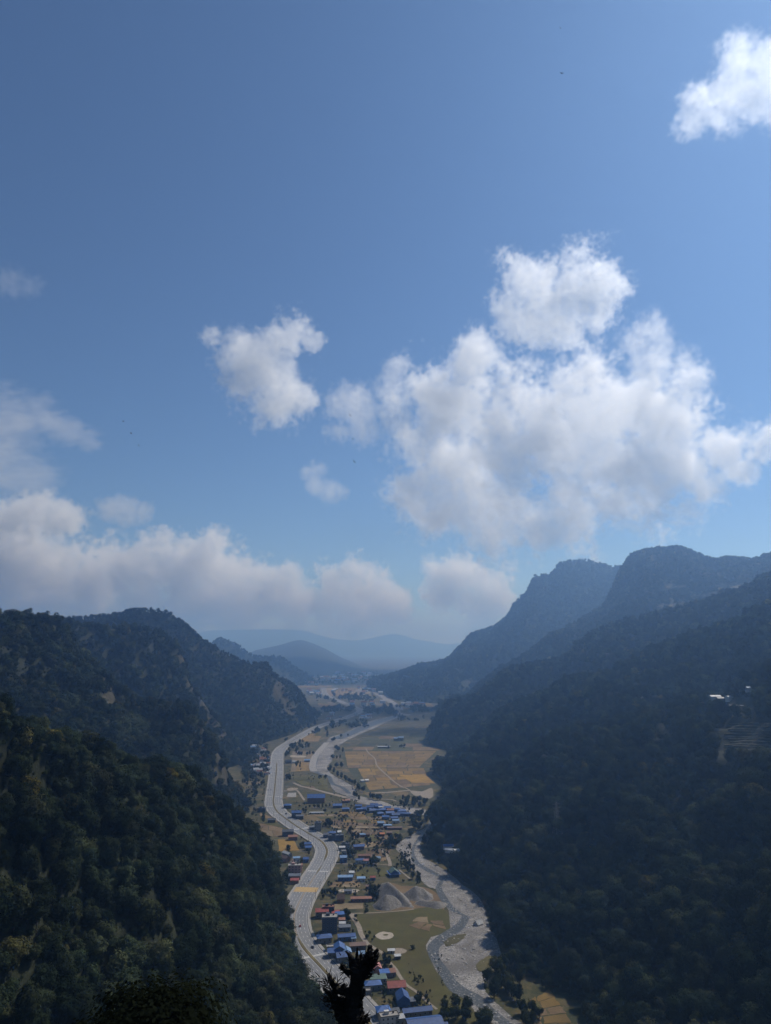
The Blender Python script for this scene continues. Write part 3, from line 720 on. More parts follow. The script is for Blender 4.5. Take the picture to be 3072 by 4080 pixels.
# even spacing
_d = [0.0]
for a, b in zip(ctr, ctr[1:]): _d.append(_d[-1] + (b - a).length)
RL = _d[-1]; STEP = 5.0; NR = int(RL / STEP)
def along(s):
    s = min(max(s, 0), RL - 1e-3)
    import bisect
    i = min(bisect.bisect_right(_d, s) - 1, len(ctr) - 2)
    t = (s - _d[i]) / max(1e-6, _d[i + 1] - _d[i])
    return ctr[i].lerp(ctr[i + 1], t)
def frame(s):
    p = along(s); d = (along(s + 6) - along(s - 6)); d.z = 0; d.normalize()
    return p, d, Vector((-d.y, d.x, 0))     # d runs towards the camera, n points to the photo's right
def strip(mb, s0, s1, o0, o1, z, step=STEP, zlow=None):
    n = max(1, int((s1 - s0) / step)); v = []
    for i in range(n + 1):
        p, d, nn = frame(s0 + (s1 - s0) * i / n)
        v += [p + nn * o0 + Vector((0, 0, z)), p + nn * o1 + Vector((0, 0, z))]
        if zlow is not None: v += [p + nn * o0 + Vector((0, 0, zlow)), p + nn * o1 + Vector((0, 0, zlow))]
    k = 2 if zlow is None else 4
    f = []
    for i in range(n):
        b = i * k
        f.append((b, b + k, b + k + 1, b + 1))
        if zlow is not None: f += [(b, b + 2, b + k + 2, b + k), (b + 1, b + k + 1, b + k + 3, b + 3)]
    mb.add(v, f)
HW = 13.6
mb = MB(); strip(mb, 0, RL, -HW, HW, 0.6, zlow=0.0)
hwy = mb.build("highway", M_ASPH); tag(hwy, "wide grey six-lane highway curving through the valley", "highway", kind="structure")
mb = MB(); strip(mb, 0, RL, -HW - 2.6, -HW - 0.01, 0.75, zlow=0.0)
tag(mb.build("pavement", M_PAVE), "pale pavement along the left edge of the highway", "pavement", kind="structure")
mb = MB(); strip(mb, 0, RL, HW + 0.01, HW + 2.9, 0.75, zlow=0.0)
tag(mb.build("pavement", M_PAVE), "pale pavement along the right edge of the highway", "pavement", kind="structure")
mb = MB(); strip(mb, 0, RL, HW - 0.45, HW + 0.0, 0.82, zlow=0.55)
tag(mb.build("kerb", M_KERB), "dark kerb line at the right edge of the highway", "kerb", kind="structure")
def s_of(py_list):
    best = None
    out = []
    for (px, py) in py_list:
        q = G(px, py); out.append(min(range(0, int(RL), 2), key=lambda s: (along(s) - q).length))
    return out
S_med = s_of([(1108, 3000), (1288, 3438), (1260, 3484)])
def median(s0, s1, w, label, taper=18):
    n = max(6, int((s1 - s0) / 5)); v = []
    for i in range(n + 1):
        s = s0 + (s1 - s0) * i / n; p, d, nn = frame(s); k = w * min(1, (s - s0) / taper + 0.1, (s1 - s) / taper + 0.1)
        v += [p - nn * k + Vector((0, 0, .58)), p - nn * k + Vector((0, 0, .85)), p + nn * k + Vector((0, 0, .85)), p + nn * k + Vector((0, 0, .58))]
    f = []
    for i in range(n):
        b = 4 * i
        f += [(b, b + 4, b + 5, b + 1), (b + 1, b + 5, b + 6, b + 2), (b + 2, b + 6, b + 7, b + 3)]
    o = MB().add(v, f).build("median_strip", M_MED); tag(o, label, "median strip", kind="structure")
sm = s_of([(1436, 2830), (1124, 2980), (1104, 3040), (1288, 3435), (1280, 3450), (1258, 3490), (1216, 3786), (1545, 4170)])
median(sm[0], sm[1], 1.2, "thin grassy median in the far highway")
median(sm[2], sm[3], 1.45, "brown grassy median in the middle stretch of the highway")
median(sm[4], sm[5], 1.2, "tapering end of the highway median", 30)
median(sm[6] - 30, RL - 1, 1.3, "grassy median of the lowest highway stretch")
mb = MB(); strip(mb, sm[5], sm[6] - 32, -0.6, -0.3, 0.606); strip(mb, sm[5], sm[6] - 32, 0.3, 0.6, 0.606)
mb.build("centre_line", M_YPAINT, hwy)
s_vis = sm[1] - 60
for off in (-HW + 4.6, -HW + 8.3, HW - 8.3, HW - 4.6):
    mb = MB(); s = s_vis
    while s < RL - 8:
        strip(mb, s, s + 5.0, off - 0.14, off + 0.14, 0.606, step=2.5); s += 10.5
    o = mb.build("lane_marking", M_LINE, hwy)
for off in (-HW + 0.9, HW - 1.0, -2.0, 2.0):
    mb = MB(); strip(mb, s_vis, RL - 1, off - 0.09, off + 0.09, 0.606); mb.build("edge_line", M_LINE, hwy)
def zebra(py, w, lab, solid=False):
    s = s_of([py])[0]; mb = MB()
    o = -HW + 1.0
    while o < HW - 1.0:
        if abs(o + 0.3) > 1.9: strip(mb, s - w / 2, s + w / 2, o, o + (1.1 if solid else 0.6), 0.612, step=w / 2)
        o += 1.1
    mb.build("zebra_crossing", M_LINE, hwy)
zebra((1268, 3472), 3.5, 1); zebra((1240, 3812), 3.5, 1); zebra((1197, 3303), 2.2, 1, True)
for q in ((1104, 3003), (1103, 3027), (1101, 3076), (1098, 3097), (1102, 3058), (1092, 3175), (1094, 3213), (1112, 3243)): zebra(q, 1.2, 1, True)
s = s_of([(1221, 3547)])[0]
mb = MB(); strip(mb, s - 8, s + 8, -HW + 0.3, HW - 0.5, 0.618); mb.build("ochre_rumble_patch", M_YPAINT, hwy)
# ------------------------------------------------------------------ trees
def leaf_mat(name, stops, transl=0.18):
    m, nt, out = nmat(name)
    oi = nt.nodes.new("ShaderNodeObjectInfo")
    c = ramp(nt, oi.outputs["Random"], stops)
    p = pos(nt)
    n = noise(nt, p, 0.9, 3, 0.6)
    h = nt.nodes.new("ShaderNodeHueSaturation")
    v = math_(nt, 'MULTIPLY_ADD', n, 1.2); v.node.inputs[2].default_value = 0.4
    st = ramp(nt, noise(nt, p, 0.028, 4, 0.6, 0.4), [(0.36, (0.45, 0.45, 0.45)), (0.52, (0.9, 0.9, 0.9)), (0.66, (1.7, 1.7, 1.7))])
    v = math_(nt, 'MULTIPLY', v, st)
    nt.links.new(v, h.inputs["Value"]); nt.links.new(c, h.inputs["Color"])
    d = nt.nodes.new("ShaderNodeBsdfDiffuse"); t = nt.nodes.new("ShaderNodeBsdfTranslucent")
    nt.links.new(h.outputs[0], d.inputs[0])
    h2 = nt.nodes.new("ShaderNodeMix"); h2.data_type = 'RGBA'; h2.blend_type = 'MULTIPLY'; h2.inputs[0].default_value = 1.0
    h2.inputs[7].default_value = (1.0, 0.95, 0.5, 1); nt.links.new(h.outputs[0], h2.inputs[6]); nt.links.new(h2.outputs[2], t.inputs[0])
    mx = nt.nodes.new("ShaderNodeMixShader"); mx.inputs[0].default_value = transl
    nt.links.new(d.outputs[0], mx.inputs[1]); nt.links.new(t.outputs[0], mx.inputs[2]); nt.links.new(mx.outputs[0], out.inputs[0])
    return m
M_LEAF = leaf_mat("forest_leaves", [(0.0, (0.016, 0.027, 0.016)), (0.3, (0.03, 0.042, 0.023)), (0.6, (0.04, 0.052, 0.028)), (0.85, (0.054, 0.066, 0.034)), (0.98, (0.066, 0.07, 0.034)), (0.998, (0.13, 0.11, 0.03))])
M_LEAF2 = leaf_mat("valley_leaves", [(0.0, (0.022, 0.033, 0.015)), (0.5, (0.035, 0.045, 0.018)), (1.0, (0.055, 0.06, 0.022))])
M_BARK = plain("bark", (0.07, 0.055, 0.04), 0.35, 2.0, bstr=0.6)

def crown_mesh(name, seed, mat, nclump, nleaf, leaf, rx=0.36, rz=0.40, cz=0.58, cone=0.0):
    r = np.random.default_rng(seed)
    V, F = [], []
    for i in range(nclump):
        a = r.normal(size=3); a /= np.linalg.norm(a)
        rad = r.uniform(0.35, 0.92)
        zc = a[2] * rad
        w = 1.0 - cone * (zc * 0.5 + 0.5)
        c = np.array([a[0] * rad * rx * w, a[1] * rad * rx * w, cz + zc * rz])
        cr = r.uniform(0.11, 0.22) * (1 - 0.4 * cone)
        n = r.normal(size=(nleaf, 3)); n /= np.linalg.norm(n, axis=1)[:, None]
        n[:, 2] = np.where(r.random(nleaf) < 0.3, np.abs(n[:, 2]), n[:, 2])
        p = c + n * cr * r.uniform(0.65, 1.05, size=(nleaf, 1)) * np.array([1, 1, 0.8])
        og = (p - np.array([0, 0, cz - 0.15])) / np.array([rx, rx, rz]); og /= np.linalg.norm(og, axis=1)[:, None] + 1e-9
        nn = n * 0.7 + og * 0.9 + r.normal(size=(nleaf, 3)) * 0.32; nn /= np.linalg.norm(nn, axis=1)[:, None]
        u = np.cross(nn, r.normal(size=(nleaf, 3))); u /= np.linalg.norm(u, axis=1)[:, None] + 1e-9
        v = np.cross(nn, u)
        L_ = leaf * r.uniform(0.6, 1.3, size=(nleaf, 1))
        b = len(V) * 1
        q = np.stack([p - u * L_, p - v * L_ * 0.55, p + u * L_, p + v * L_ * 0.55], 1).reshape(-1, 3)
        V.append(q)
    V = np.concatenate(V); k = len(V) // 4
    F = np.arange(k * 4).reshape(k, 4)
    return mesh_data(name, V, F, mat)
def trunk_mesh(name, seed):
    r = random.Random(seed); mb = MB()
    mb.tube([(0, 0, -0.06), (r.uniform(-.01, .01), 0, 0.18), (r.uniform(-.03, .03), r.uniform(-.02, .02), 0.42), (r.uniform(-.05, .05), r.uniform(-.04, .04), 0.72)], [0.034, 0.026, 0.02, 0.008], 6)
    for i in range(4):
        a = r.uniform(0, 6.28); z = r.uniform(0.24, 0.45)
        mb.tube([(0, 0, z), (math.cos(a) * .1, math.sin(a) * .1, z + .12), (math.cos(a) * .2, math.sin(a) * .2, z + .2)], [0.014, 0.01, 0.005], 5)
    return mb.data(name, M_BARK)
NEARC = [crown_mesh("crown", 10 + i, M_LEAF, 40, 70, 0.036, rx, rz, cz, co) for i, (rx, rz, cz, co) in enumerate([(.38, .38, .6, 0), (.42, .36, .58, 0), (.34, .42, .58, .1), (.3, .46, .54, .3), (.4, .4, .58, .1)])]
MIDC = [crown_mesh("crown", 30 + i, M_LEAF, 26, 30, 0.06, rx, rz, cz, co) for i, (rx, rz, cz, co) in enumerate([(.4, .38, .58, 0), (.44, .36, .56, 0), (.34, .42, .56, .1), (.28, .47, .52, .35), (.42, .4, .56, .1)])]
VALC = [crown_mesh("crown", 50 + i, M_LEAF2, 30, 40, 0.05, rx, rz, cz, co) for i, (rx, rz, cz, co) in enumerate([(.38, .4, .56, 0), (.42, .4, .54, 0), (.3, .45, .54, .2), (.24, .48, .52, .35)])]
BAMC = [crown_mesh("crown", 60 + i, M_LEAF2, 40, 30, 0.04, .34, .48, .5, .1) for i in range(2)]
SHRUBC = [crown_mesh("crown", 70 + i, M_LEAF2, 16, 26, 0.075, .55, .4, .4, 0) for i in range(3)]
TRUNKS = [trunk_mesh("trunk", i) for i in range(4)]
def tree(name, loc, h, crowns, label, group, rs, wid=1.0, lean=0.04):
    o = empty(name, loc, rs.uniform(0, 6.28)); o.scale = (h * wid, h * wid, h)
    o.rotation_euler = (rs.uniform(-lean, lean), rs.uniform(-lean, lean), o.rotation_euler.z)
    inst("trunk", rs.choice(TRUNKS), o); inst("crown", rs.choice(crowns), o)
    return tag(o, label, "tree", group)

# --- where the forest stands
def scatter(hn, spacing, hmin, hmax, seed, dens_noise=0.25, back_rows=3, cut=None):
    h = HILLS[hn]; V = h["V"]; bare = h["bare"]; r = np.random.default_rng(seed)
    j0 = max(0, h["nb"] - back_rows)
    A = V[j0:-1, :-1]; B = V[j0 + 1:, :-1]; C = V[j0 + 1:, 1:]; D = V[j0:-1, 1:]
    ar = 0.5 * np.linalg.norm(np.cross(C - A, D - B), axis=2)
    bb = bare[j0:-1, :-1]
    n = ar / spacing ** 2
    k = r.poisson(n.ravel())
    idx = np.repeat(np.arange(len(k)), k)
    u, v = r.random(len(idx))[:, None], r.random(len(idx))[:, None]
    a, b, c, d = (q.reshape(-1, 3)[idx] for q in (A, B, C, D))
    p = (a * (1 - u) + d * u) * (1 - v) + (b * (1 - u) + c * u) * v
    keep = r.random(len(p)) > bb.ravel()[idx] * (0.97 if hn == "hill_right_fourth" else 0.8)
    keep &= (fbm(p / (spacing * 6) + seed, 3) + 0.12 > dens_noise)
    keep &= p[:, 2] > 0.2
    # inside the frame with a margin
    dd = p[:, 1] * _c + (p[:, 2] - CAMZ) * _s; uu = -p[:, 1] * _s + (p[:, 2] - CAMZ) * _c
    X = CX + FPX * p[:, 0] / np.maximum(dd, 1); Y = CY - FPX * uu / np.maximum(dd, 1)
    keep &= (dd > 20) & (X > -330) & (X < 3400) & (Y < 4500)
    if cut is not None: keep &= ~cut(X, Y)
    p = p[keep]
    big = fbm(p / 60.0 + 5, 3)
    hh = (hmin * 0.75 + (hmax * 1.15 - hmin * 0.75) * r.random(len(p)) ** 1.5) * (0.6 + 0.8 * big)
    return p, hh
def terr_cut(X, Y):
    return ((np.abs(X - 3000) < 140) & (np.abs(Y - 2960) < 92)) | ((np.abs(X - 2915) < 95) & (np.abs(Y - 2818) < 38)) | ((np.abs(X - 2800) < 40) & (np.abs(Y - 2886) < 22)) | ((np.abs(X - 2655) < 38) & (np.abs(Y - 2900) < 13)) | ((np.abs(X - 1800) < 50) & (np.abs(Y - 3400) < 60))
PLAN = {"hill_left_near": (7.0, 8, 18, 101, -1), "hill_left_second": (9, 11, 19, 102, .3), "hill_left_third": (9.5, 10, 18, 103, .3), "hill_left_fourth": (9.5, 9, 16, 104, .3),
        "hill_left_far": (24, 16, 26, 105, .3), "hill_right_far": (15, 12, 22, 106, .25), "hill_right_fourth": (11, 10, 17, 107, .3), "hill_right_third": (11, 11, 21, 108, .28),
        "hill_right_second": (10, 12, 22, 109, .28), "hill_right_near": (8.6, 9, 21, 110, .16)}
FOREST = {}
for hn, (sp, a, b, sd_, dn) in PLAN.items():
    FOREST[hn] = scatter(hn, sp, a, b, sd_, dn, cut=terr_cut if hn == "hill_right_near" else None)
    if hn in ("hill_left_near", "hill_right_near", "hill_left_second"):      # undergrowth fills the gaps between the crowns
        p2, h2 = scatter(hn, 4.4 if hn != "hill_left_second" else 6.5, 2.5, 5.5, sd_ + 50, -1, cut=terr_cut if hn == "hill_right_near" else None)
        FOREST[hn] = (np.concatenate([FOREST[hn][0], p2]), np.concatenate([FOREST[hn][1], h2]))
    print(hn, len(FOREST[hn][0]))

# --- the trees that show largest become things of their own
cands = []
for hn in ("hill_left_near", "hill_right_near"):
    p, hh = FOREST[hn]
    for i in range(len(p)):
        x, y, d = proj(p[i] + np.array([0, 0, hh[i] * 0.6]))
        if not (0 < x < 3072 and 0 < y < 4080): continue
        cands.append((hh[i] / d, hn, i))
cands.sort(reverse=True)
chosen = {hn: [] for hn in FOREST}; nsel = 0
occ = set()
for s_, hn, i in cands:
    p, hh = FOREST[hn]; top = Vector(p[i]) + Vector((0, 0, hh[i] * 0.85))
    o_ = Vector((0, 0, CAMZ)); dv = top - o_
    hit = BVH.ray_cast(o_, dv.normalized())
    if hit[0] is not None and hit[3] < dv.length - 4: continue
    x, y, d = proj(top); cell = (int(x / 26), int(y / 26))
    if cell in occ: continue
    occ.add(cell); chosen[hn].append(i); nsel += 1
    if nsel >= 40: break
rs = random.Random(11)
for hn in ("hill_left_near", "hill_right_near"):
    p, hh = FOREST[hn]
    lab, grp = (("tall broadleaf tree in the dense forest on the near left slope", "large trees on the near left slope") if hn == "hill_left_near" else ("tall broadleaf tree in the dark forest on the near right slope", "large trees on the near right slope"))
    for i in chosen[hn]: tree("forest_tree", Vector(p[i]), hh[i], NEARC, lab, grp, rs)
    m = np.ones(len(p), bool); m[chosen[hn]] = False
    FOREST[hn] = (p[m], hh[m])

# one real, standing tree of every crown shape supplies the crown that the forest repeats
def crown_sources(datas, spots, label, group):
    out = []
    for me, (px, py, h) in zip(datas, spots):
        q = on_hill(px, py) or G(px, py)
        o = empty("forest_tree", q, 0); o.scale = (h, h, h)
        inst("trunk", TRUNKS[0], o); out.append(inst("crown", me, o))
        tag(o, label, "tree", group)
    return out
SRC_NEAR = crown_sources(NEARC, [(300, 3200, 11), (500, 3350, 12), (700, 3500, 11), (420, 3600, 12), (820, 3700, 11)], "tall broadleaf tree in the dense forest on the near left slope", "large trees on the near left slope")
SRC_MID = crown_sources(MIDC, [(2500, 3100, 12), (2700, 3250, 12), (2300, 3300, 11), (2900, 3300, 12), (2600, 3400, 11)], "tall broadleaf tree in the dark forest on the near right slope", "large trees on the near right slope")

def forest(hn, srcs, label):
    p, hh = FOREST[hn]
    if not len(p): return
    r = np.random.default_rng(len(p))
    me = bpy.data.meshes.new("forest"); me.vertices.add(len(p)); me.vertices.foreach_set("co", p.astype(np.float32).ravel())
    n = len(p)
    rot = np.stack([r.uniform(-.08, .08, n), r.uniform(-.08, .08, n), r.uniform(0, 6.283, n)], 1).astype(np.float32)
    w = r.uniform(0.85, 1.2, n); scl = np.stack([hh * w, hh * w, hh], 1).astype(np.float32)
    for nm, ty, arr, key in (("rot", 'FLOAT_VECTOR', rot, "vector"), ("scl", 'FLOAT_VECTOR', scl, "vector")):
        at = me.attributes.new(nm, ty, 'POINT'); at.data.foreach_set(key, arr.ravel())
    at = me.attributes.new("var", 'INT', 'POINT'); at.data.foreach_set("value", r.integers(0, len(srcs), n).astype(np.int32))
    o = bpy.data.objects.new("forest", me); link(o)
    ng = bpy.data.node_groups.new("forest_" + hn, 'GeometryNodeTree')
    ng.interface.new_socket("Geometry", in_out='INPUT', socket_type='NodeSocketGeometry')
    ng.interface.new_socket("Geometry", in_out='OUTPUT', socket_type='NodeSocketGeometry')
    N, L = ng.nodes, ng.links
    gi = N.new("NodeGroupInput"); go = N.new("NodeGroupOutput")
    jn = N.new("GeometryNodeJoinGeometry")
    for s in reversed(srcs):
        oi = N.new("GeometryNodeObjectInfo"); oi.inputs["Object"].default_value = s; oi.inputs["As Instance"].default_value = True
        L.new(oi.outputs["Geometry"], jn.inputs[0])
    ip = N.new("GeometryNodeInstanceOnPoints"); ip.inputs["Pick Instance"].default_value = True
    def att(nm, ty):
        a = N.new("GeometryNodeInputNamedAttribute"); a.data_type = ty; a.inputs[0].default_value = nm; return a.outputs[0]
    L.new(gi.outputs[0], ip.inputs["Points"]); L.new(jn.outputs[0], ip.inputs["Instance"])
    L.new(att("var", 'INT'), ip.inputs["Instance Index"])
    er = N.new("FunctionNodeEulerToRotation"); L.new(att("rot", 'FLOAT_VECTOR'), er.inputs[0]); L.new(er.outputs[0], ip.inputs["Rotation"])
    L.new(att("scl", 'FLOAT_VECTOR'), ip.inputs["Scale"])
    L.new(ip.outputs[0], go.inputs[0])
    md = o.modifiers.new("trees", 'NODES'); md.node_group = ng
    tag(o, label, "forest", kind="stuff")
FL = {"hill_left_near": "dense dark green forest covering the near left slope", "hill_left_second": "forest covering the second left spur", "hill_left_third": "bluish forest on the third left spur", "hill_left_fourth": "hazy forest on the long left ridge",
      "hill_left_far": "far blue forest on the small left hill", "hill_right_far": "blue forest on the tall right mountain", "hill_right_fourth": "forest on the right shoulder around the terraces", "hill_right_third": "dark blue forest on the middle right slope",
      "hill_right_second": "forest on the right slope above the golden fields", "hill_right_near": "dense dark forest on the near right slope"}
for hn in PLAN: forest(hn, SRC_NEAR if hn in ("hill_left_near", "hill_right_near") else SRC_MID, FL[hn])

# --- valley trees, each a thing
def grove(pts, label, group, h=(8, 12), crowns=VALC, wid=1.0, name="tree"):
    rs = random.Random(hash(label) % 9973 if False else len(label) * 31 + len(pts))
    for (px, py) in pts:
        tree(name, G(px, py), rs.uniform(*h), crowns, label, group, rs, wid)
def fill(Z, x0, x1, y0, y1, n, seed):
    r = random.Random(seed); return [zz(Z, r.uniform(x0, x1), r.uniform(y0, y1)) for _ in range(n)]
def fillp(Z, poly, n, seed):
    r = random.Random(seed); out = []
    xs = [p[0] for p in poly]; ys = [p[1] for p in poly]
    while len(out) < n:
        x, y = r.uniform(min(xs), max(xs)), r.uniform(min(ys), max(ys)); c = False
        for i in range(len(poly)):
            a, b = poly[i], poly[i - 1]
            if (a[1] > y) != (b[1] > y) and x < (b[0] - a[0]) * (y - a[1]) / (b[1] - a[1]) + a[0]: c = not c
        if c: out.append(zz(Z, x, y))
    return out
grove(zl(Z1, (940, 100), (965, 120), (1015, 130), (905, 205), (950, 205), (985, 200), (880, 335), (860, 340), (915, 360), (945, 300), (1000, 300), (960, 400), (1000, 420), (1050, 450), (1090, 470), (1120, 480), (1150, 490), (1200, 550), (1240, 570), (1180, 540)),
      "dark tree in the row along the right bank of the upper river", "upper river bank trees", (9, 15))
grove(zl(Z1, (1140, 620), (1165, 630), (1195, 660), (1320, 640), (1350, 650), (1400, 660), (1425, 660)), "dark tree beside the track crossing behind the hamlet", "trees by the crossing track", (8, 13))
grove(fillp(Z4, [(540, 330), (560, 240), (700, 240), (860, 290), (870, 350), (700, 345)], 14, 1), "tree in the dark row between the hamlet and the golden fields", "row behind the hamlet", (9, 15))
grove(fillp(Z4, [(700, 420), (840, 400), (860, 480), (760, 590), (600, 690), (540, 640), (640, 520)], 20, 2), "bushy tree in the grove on the left bank of the river bend", "river bend grove", (8, 14))
grove(fillp(Z4, [(390, 690), (540, 650), (560, 720), (480, 780), (380, 780)], 11, 3), "leafy tree in the clump where the curved track starts", "clump by the curved track", (8, 14))
grove(fillp(Z4, [(860, 620), (960, 640), (1000, 760), (1010, 900), (900, 920), (790, 800), (800, 700)], 18, 4), "dark tree in the wood across the river from the hall", "wood across the river", (10, 16))
grove(fillp(Z5, [(930, 830), (1020, 760), (1160, 740), (1250, 860), (1230, 960), (1180, 1080), (1060, 1120), (960, 1060), (910, 950)], 20, 5), "tall dark tree in the grove on the right gravel bank", "right gravel bank grove", (11, 17))
grove(fillp(Z5, [(600, 1100), (680, 1070), (780, 1120), (800, 1200), (720, 1260), (560, 1260), (520, 1180)], 12, 6), "dark bushy tree at the lower end of the meadow", "trees at the lower meadow end", (7, 11))
grove(fillp(Z5, [(850, 1220), (950, 1220), (980, 1300), (830, 1300)], 6, 7), "dark tree at the bottom edge beside the stream", "bottom edge trees", (8, 12))
grove(fillp(Z5, [(1200, 1160), (1300, 1130), (1400, 1190), (1440, 1290), (1220, 1290)], 10, 8), "dark tree in front of the lower right paddies", "trees by the lower right paddies", (8, 12))
grove(zl(Z2, (940, 440), (965, 420), (985, 450), (1010, 440), (960, 480), (1220, 520), (1245, 540), (1205, 540), (995, 250), (1020, 260), (1045, 260), (955, 195), (720, 110), (745, 120), (690, 120), (1150, 300), (1180, 310)), "dark garden tree among the village houses", "village garden trees", (7, 11))
grove(zl(Z2, (1190, 860), (1215, 840), (1240, 880), (1265, 850), (1280, 900), (1220, 920), (1250, 930), (1190, 900), (1290, 870)), "dark tree in the clump left of the gravel heaps", "clump by the gravel heaps", (8, 12))
grove(zl(Z2, (650, 880), (680, 870), (710, 860), (740, 870), (770, 880), (800, 900), (660, 920), (790, 860)), "roadside tree beside the ochre road patch", "trees by the ochre patch", (5, 8))
grove(zl(Z2, (1570, 580), (1600, 570), (1630, 590), (1600, 620), (1660, 610), (1650, 700)), "small tree between the hall and the river", "trees by the hall", (6, 10))
grove(zl(Z1, (520, 260), (545, 270), (500, 290), (540, 300), (400, 430), (430, 440), (415, 420), (540, 165), (520, 160), (560, 165), (620, 165), (650, 160), (690, 160), (390, 150), (410, 165), (385, 180), (430, 130), (420, 110)), "dark tree among the plots beside the far highway", "trees by the far highway", (8, 13))
grove(zl(Z1, (650, 745), (700, 750), (745, 750), (790, 745), (830, 740), (870, 735), (1010, 690), (1030, 690)), "low tree in the hedge between the warehouse and the fields", "hedge trees", (5, 8))
grove(zl(Z1, (815, 800), (1375, 840), (1292, 805), (860, 920), (880, 940), (840, 930)), "lone tree standing in the stubble fields", "lone field trees", (7, 10))
grove(zl(Z3, (630, 180), (655, 210), (640, 240), (660, 260), (1420, 1160), (1450, 1130), (1060, 700), (1100, 740), (590, 680), (620, 690)), "dark tree between the lower village houses", "lower village trees", (6, 9))
grove(zl(Z5, (320, 890), (360, 870), (560, 1080), (570, 1040), (300, 630), (355, 1060)), "small dark bush out in the lower meadow", "meadow bushes", (3, 5), SHRUBC, 1.0, "bush")
grove(zl(Z2, (1545, 735), (750, 770)), "small conical bush in the yard by the hall track", "yard bushes", (4, 5), SHRUBC, 0.8, "bush")
grove(zl(Z5, (845, 280), (890, 290)), "bare dead tree standing at the shaded edge of the gravel", "dead trees on the gravel edge", (9, 11), [crown_mesh("crown", 99, M_BARK, 14, 6, 0.05)], 1.0)

# rows and thickets too far or too many to count
_road = np.array([tuple(along(s_)) for s_ in range(0, int(RL), 6)])
def thicket(pts, hs, label, srcs):
    keep = [i for i, q in enumerate(pts) if np.min((_road[:, 0] - q.x) ** 2 + (_road[:, 1] - q.y) ** 2) > (HW + 5.5) ** 2]
    pts = [pts[i] for i in keep]; hs = [hs[i] for i in keep]
    FOREST["_t"] = (np.array([tuple(q) for q in pts], float), np.array(hs, float)); forest("_t", srcs, label)
rs = random.Random(21)
tp, th = [], []
_ft = smooth_loop([G(*q) for q in ((2350, 4085), (2275, 3955), (2180, 3915), (2090, 3870), (2040, 3800), (1990, 3740), (1970, 3670), (1935, 3590), (1880, 3535), (1800, 3478), (1735, 3400), (1745, 3300), (1758, 3220), (1758, 3190), (1770, 3160), (1780, 3125), (1748, 3098), (1722, 3072))], 12, closed=False)
for q in _ft:
    for _ in range(2):
        tp.append(q + Vector((rs.gauss(6, 6), rs.gauss(0, 7), 0))); th.append(rs.uniform(4, 11))
thicket(tp, th, "ragged line of trees along the foot of the right slopes", SRC_NEAR)
tp, th = [], []
def addband(Z, x0, x1, y0, y1, n, h0, h1):
    k = 0
    while k < n:                                    # clumps of uneven size
        cx, cy_ = rs.uniform(x0, x1), rs.uniform(y0, y1); m = rs.randint(1, 9); sx, sy = (x1 - x0) * rs.uniform(.01, .06), (y1 - y0) * rs.uniform(.05, .3)
        for _ in range(m):
            q = zz(Z, rs.gauss(cx, sx), rs.gauss(cy_, sy)); tp.append(G(*q)); th.append(rs.uniform(h0 * .55, h1 * .85)); k += 1
addband(Z8, 460, 850, 620, 660, 140, 14, 22); addband(Z8, 980, 1320, 630, 690, 160, 14, 24); addband(Z8, 1500, 1800, 620, 660, 120, 14, 22); addband(Z8, 620, 1100, 470, 540, 160, 14, 24)
addband(Z8, 420, 600, 470, 530, 50, 14, 22); addband(Z8, 200, 700, 330, 360, 90, 18, 30); addband(Z8, 630, 1130, 240, 330, 240, 20, 34); addband(Z8, 380, 620, 270, 330, 60, 20, 30)
addband(Z8, 1240, 1330, 600, 670, 40, 14, 22); addband(Z8, 420, 560, 850, 890, 40, 10, 16); addband(Z8, 600, 1000, 770, 830, 120, 10, 17); addband(Z8, 480, 800, 920, 980, 14, 8, 14)
addband(Z8, 160, 330, 1010, 1100, 50, 8, 13); addband(Z8, 200, 460, 780, 880, 90, 9, 15); addband(Z8, 1250, 1650, 700, 760, 50, 9, 14); addband(Z8, 1330, 1660, 570, 640, 60, 12, 20)
addband(Z8, 1130, 1450, 1040, 1060, 20, 7, 10)
thicket(tp, th, "scattered dark trees and hedgerows over the far valley floor", SRC_MID)
tp, th = [], []
addband(Z1, -120, 205, 20, 420, 380, 7, 13); addband(Z1, -60, 170, 420, 700, 160, 3, 8); addband(Z1, -160, 200, -60, 30, 120, 8, 14); addband(Z1, 370, 660, 0, 60, 40, 7, 12); addband(Z1, 30, 140, 780, 900, 14, 5, 8); addband(Z2, 190, 300, 350, 400, 8, 4, 7); addband(Z2, 400, 500, 280, 520, 20, 5, 8); addband(Z2, 240, 330, 560, 820, 30, 5, 8)
addband(Z3, 240, 300, 230, 330, 8, 4, 7)
thicket(tp, th, "thick village trees between the left spurs and the highway", SRC_MID)
tp, th = [], []
addband(Z5, 250, 640, 740, 1000, 30, 0.8, 2.0); addband(Z3, 300, 700, 560, 1000, 16, 2, 4); addband(Z3, 950, 1150, 660, 800, 30, 2.5, 5); addband(Z3, 880, 1300, 1000, 1120, 20, 1.5, 3); addband(Z2, 800, 1300, 545, 640, 22, 2, 4)
addband(Z4, 480, 640, 790, 940, 50, 2, 4.5); addband(Z2, 1000, 1300, 250, 330, 14, 2, 4); addband(Z3, 830, 940, 90, 150, 14, 2, 4); addband(Z4, 690, 760, 1050, 1180, 24, 3, 6); addband(Z2, 620, 760, 700, 780, 14, 2, 4)
addband(Z1, 1120, 1300, 470, 560, 24, 2, 5); addband(Z1, 370, 700, 300, 480, 40, 1.5, 4); addband(Z1, 720, 840, 370, 420, 24, 3, 6)
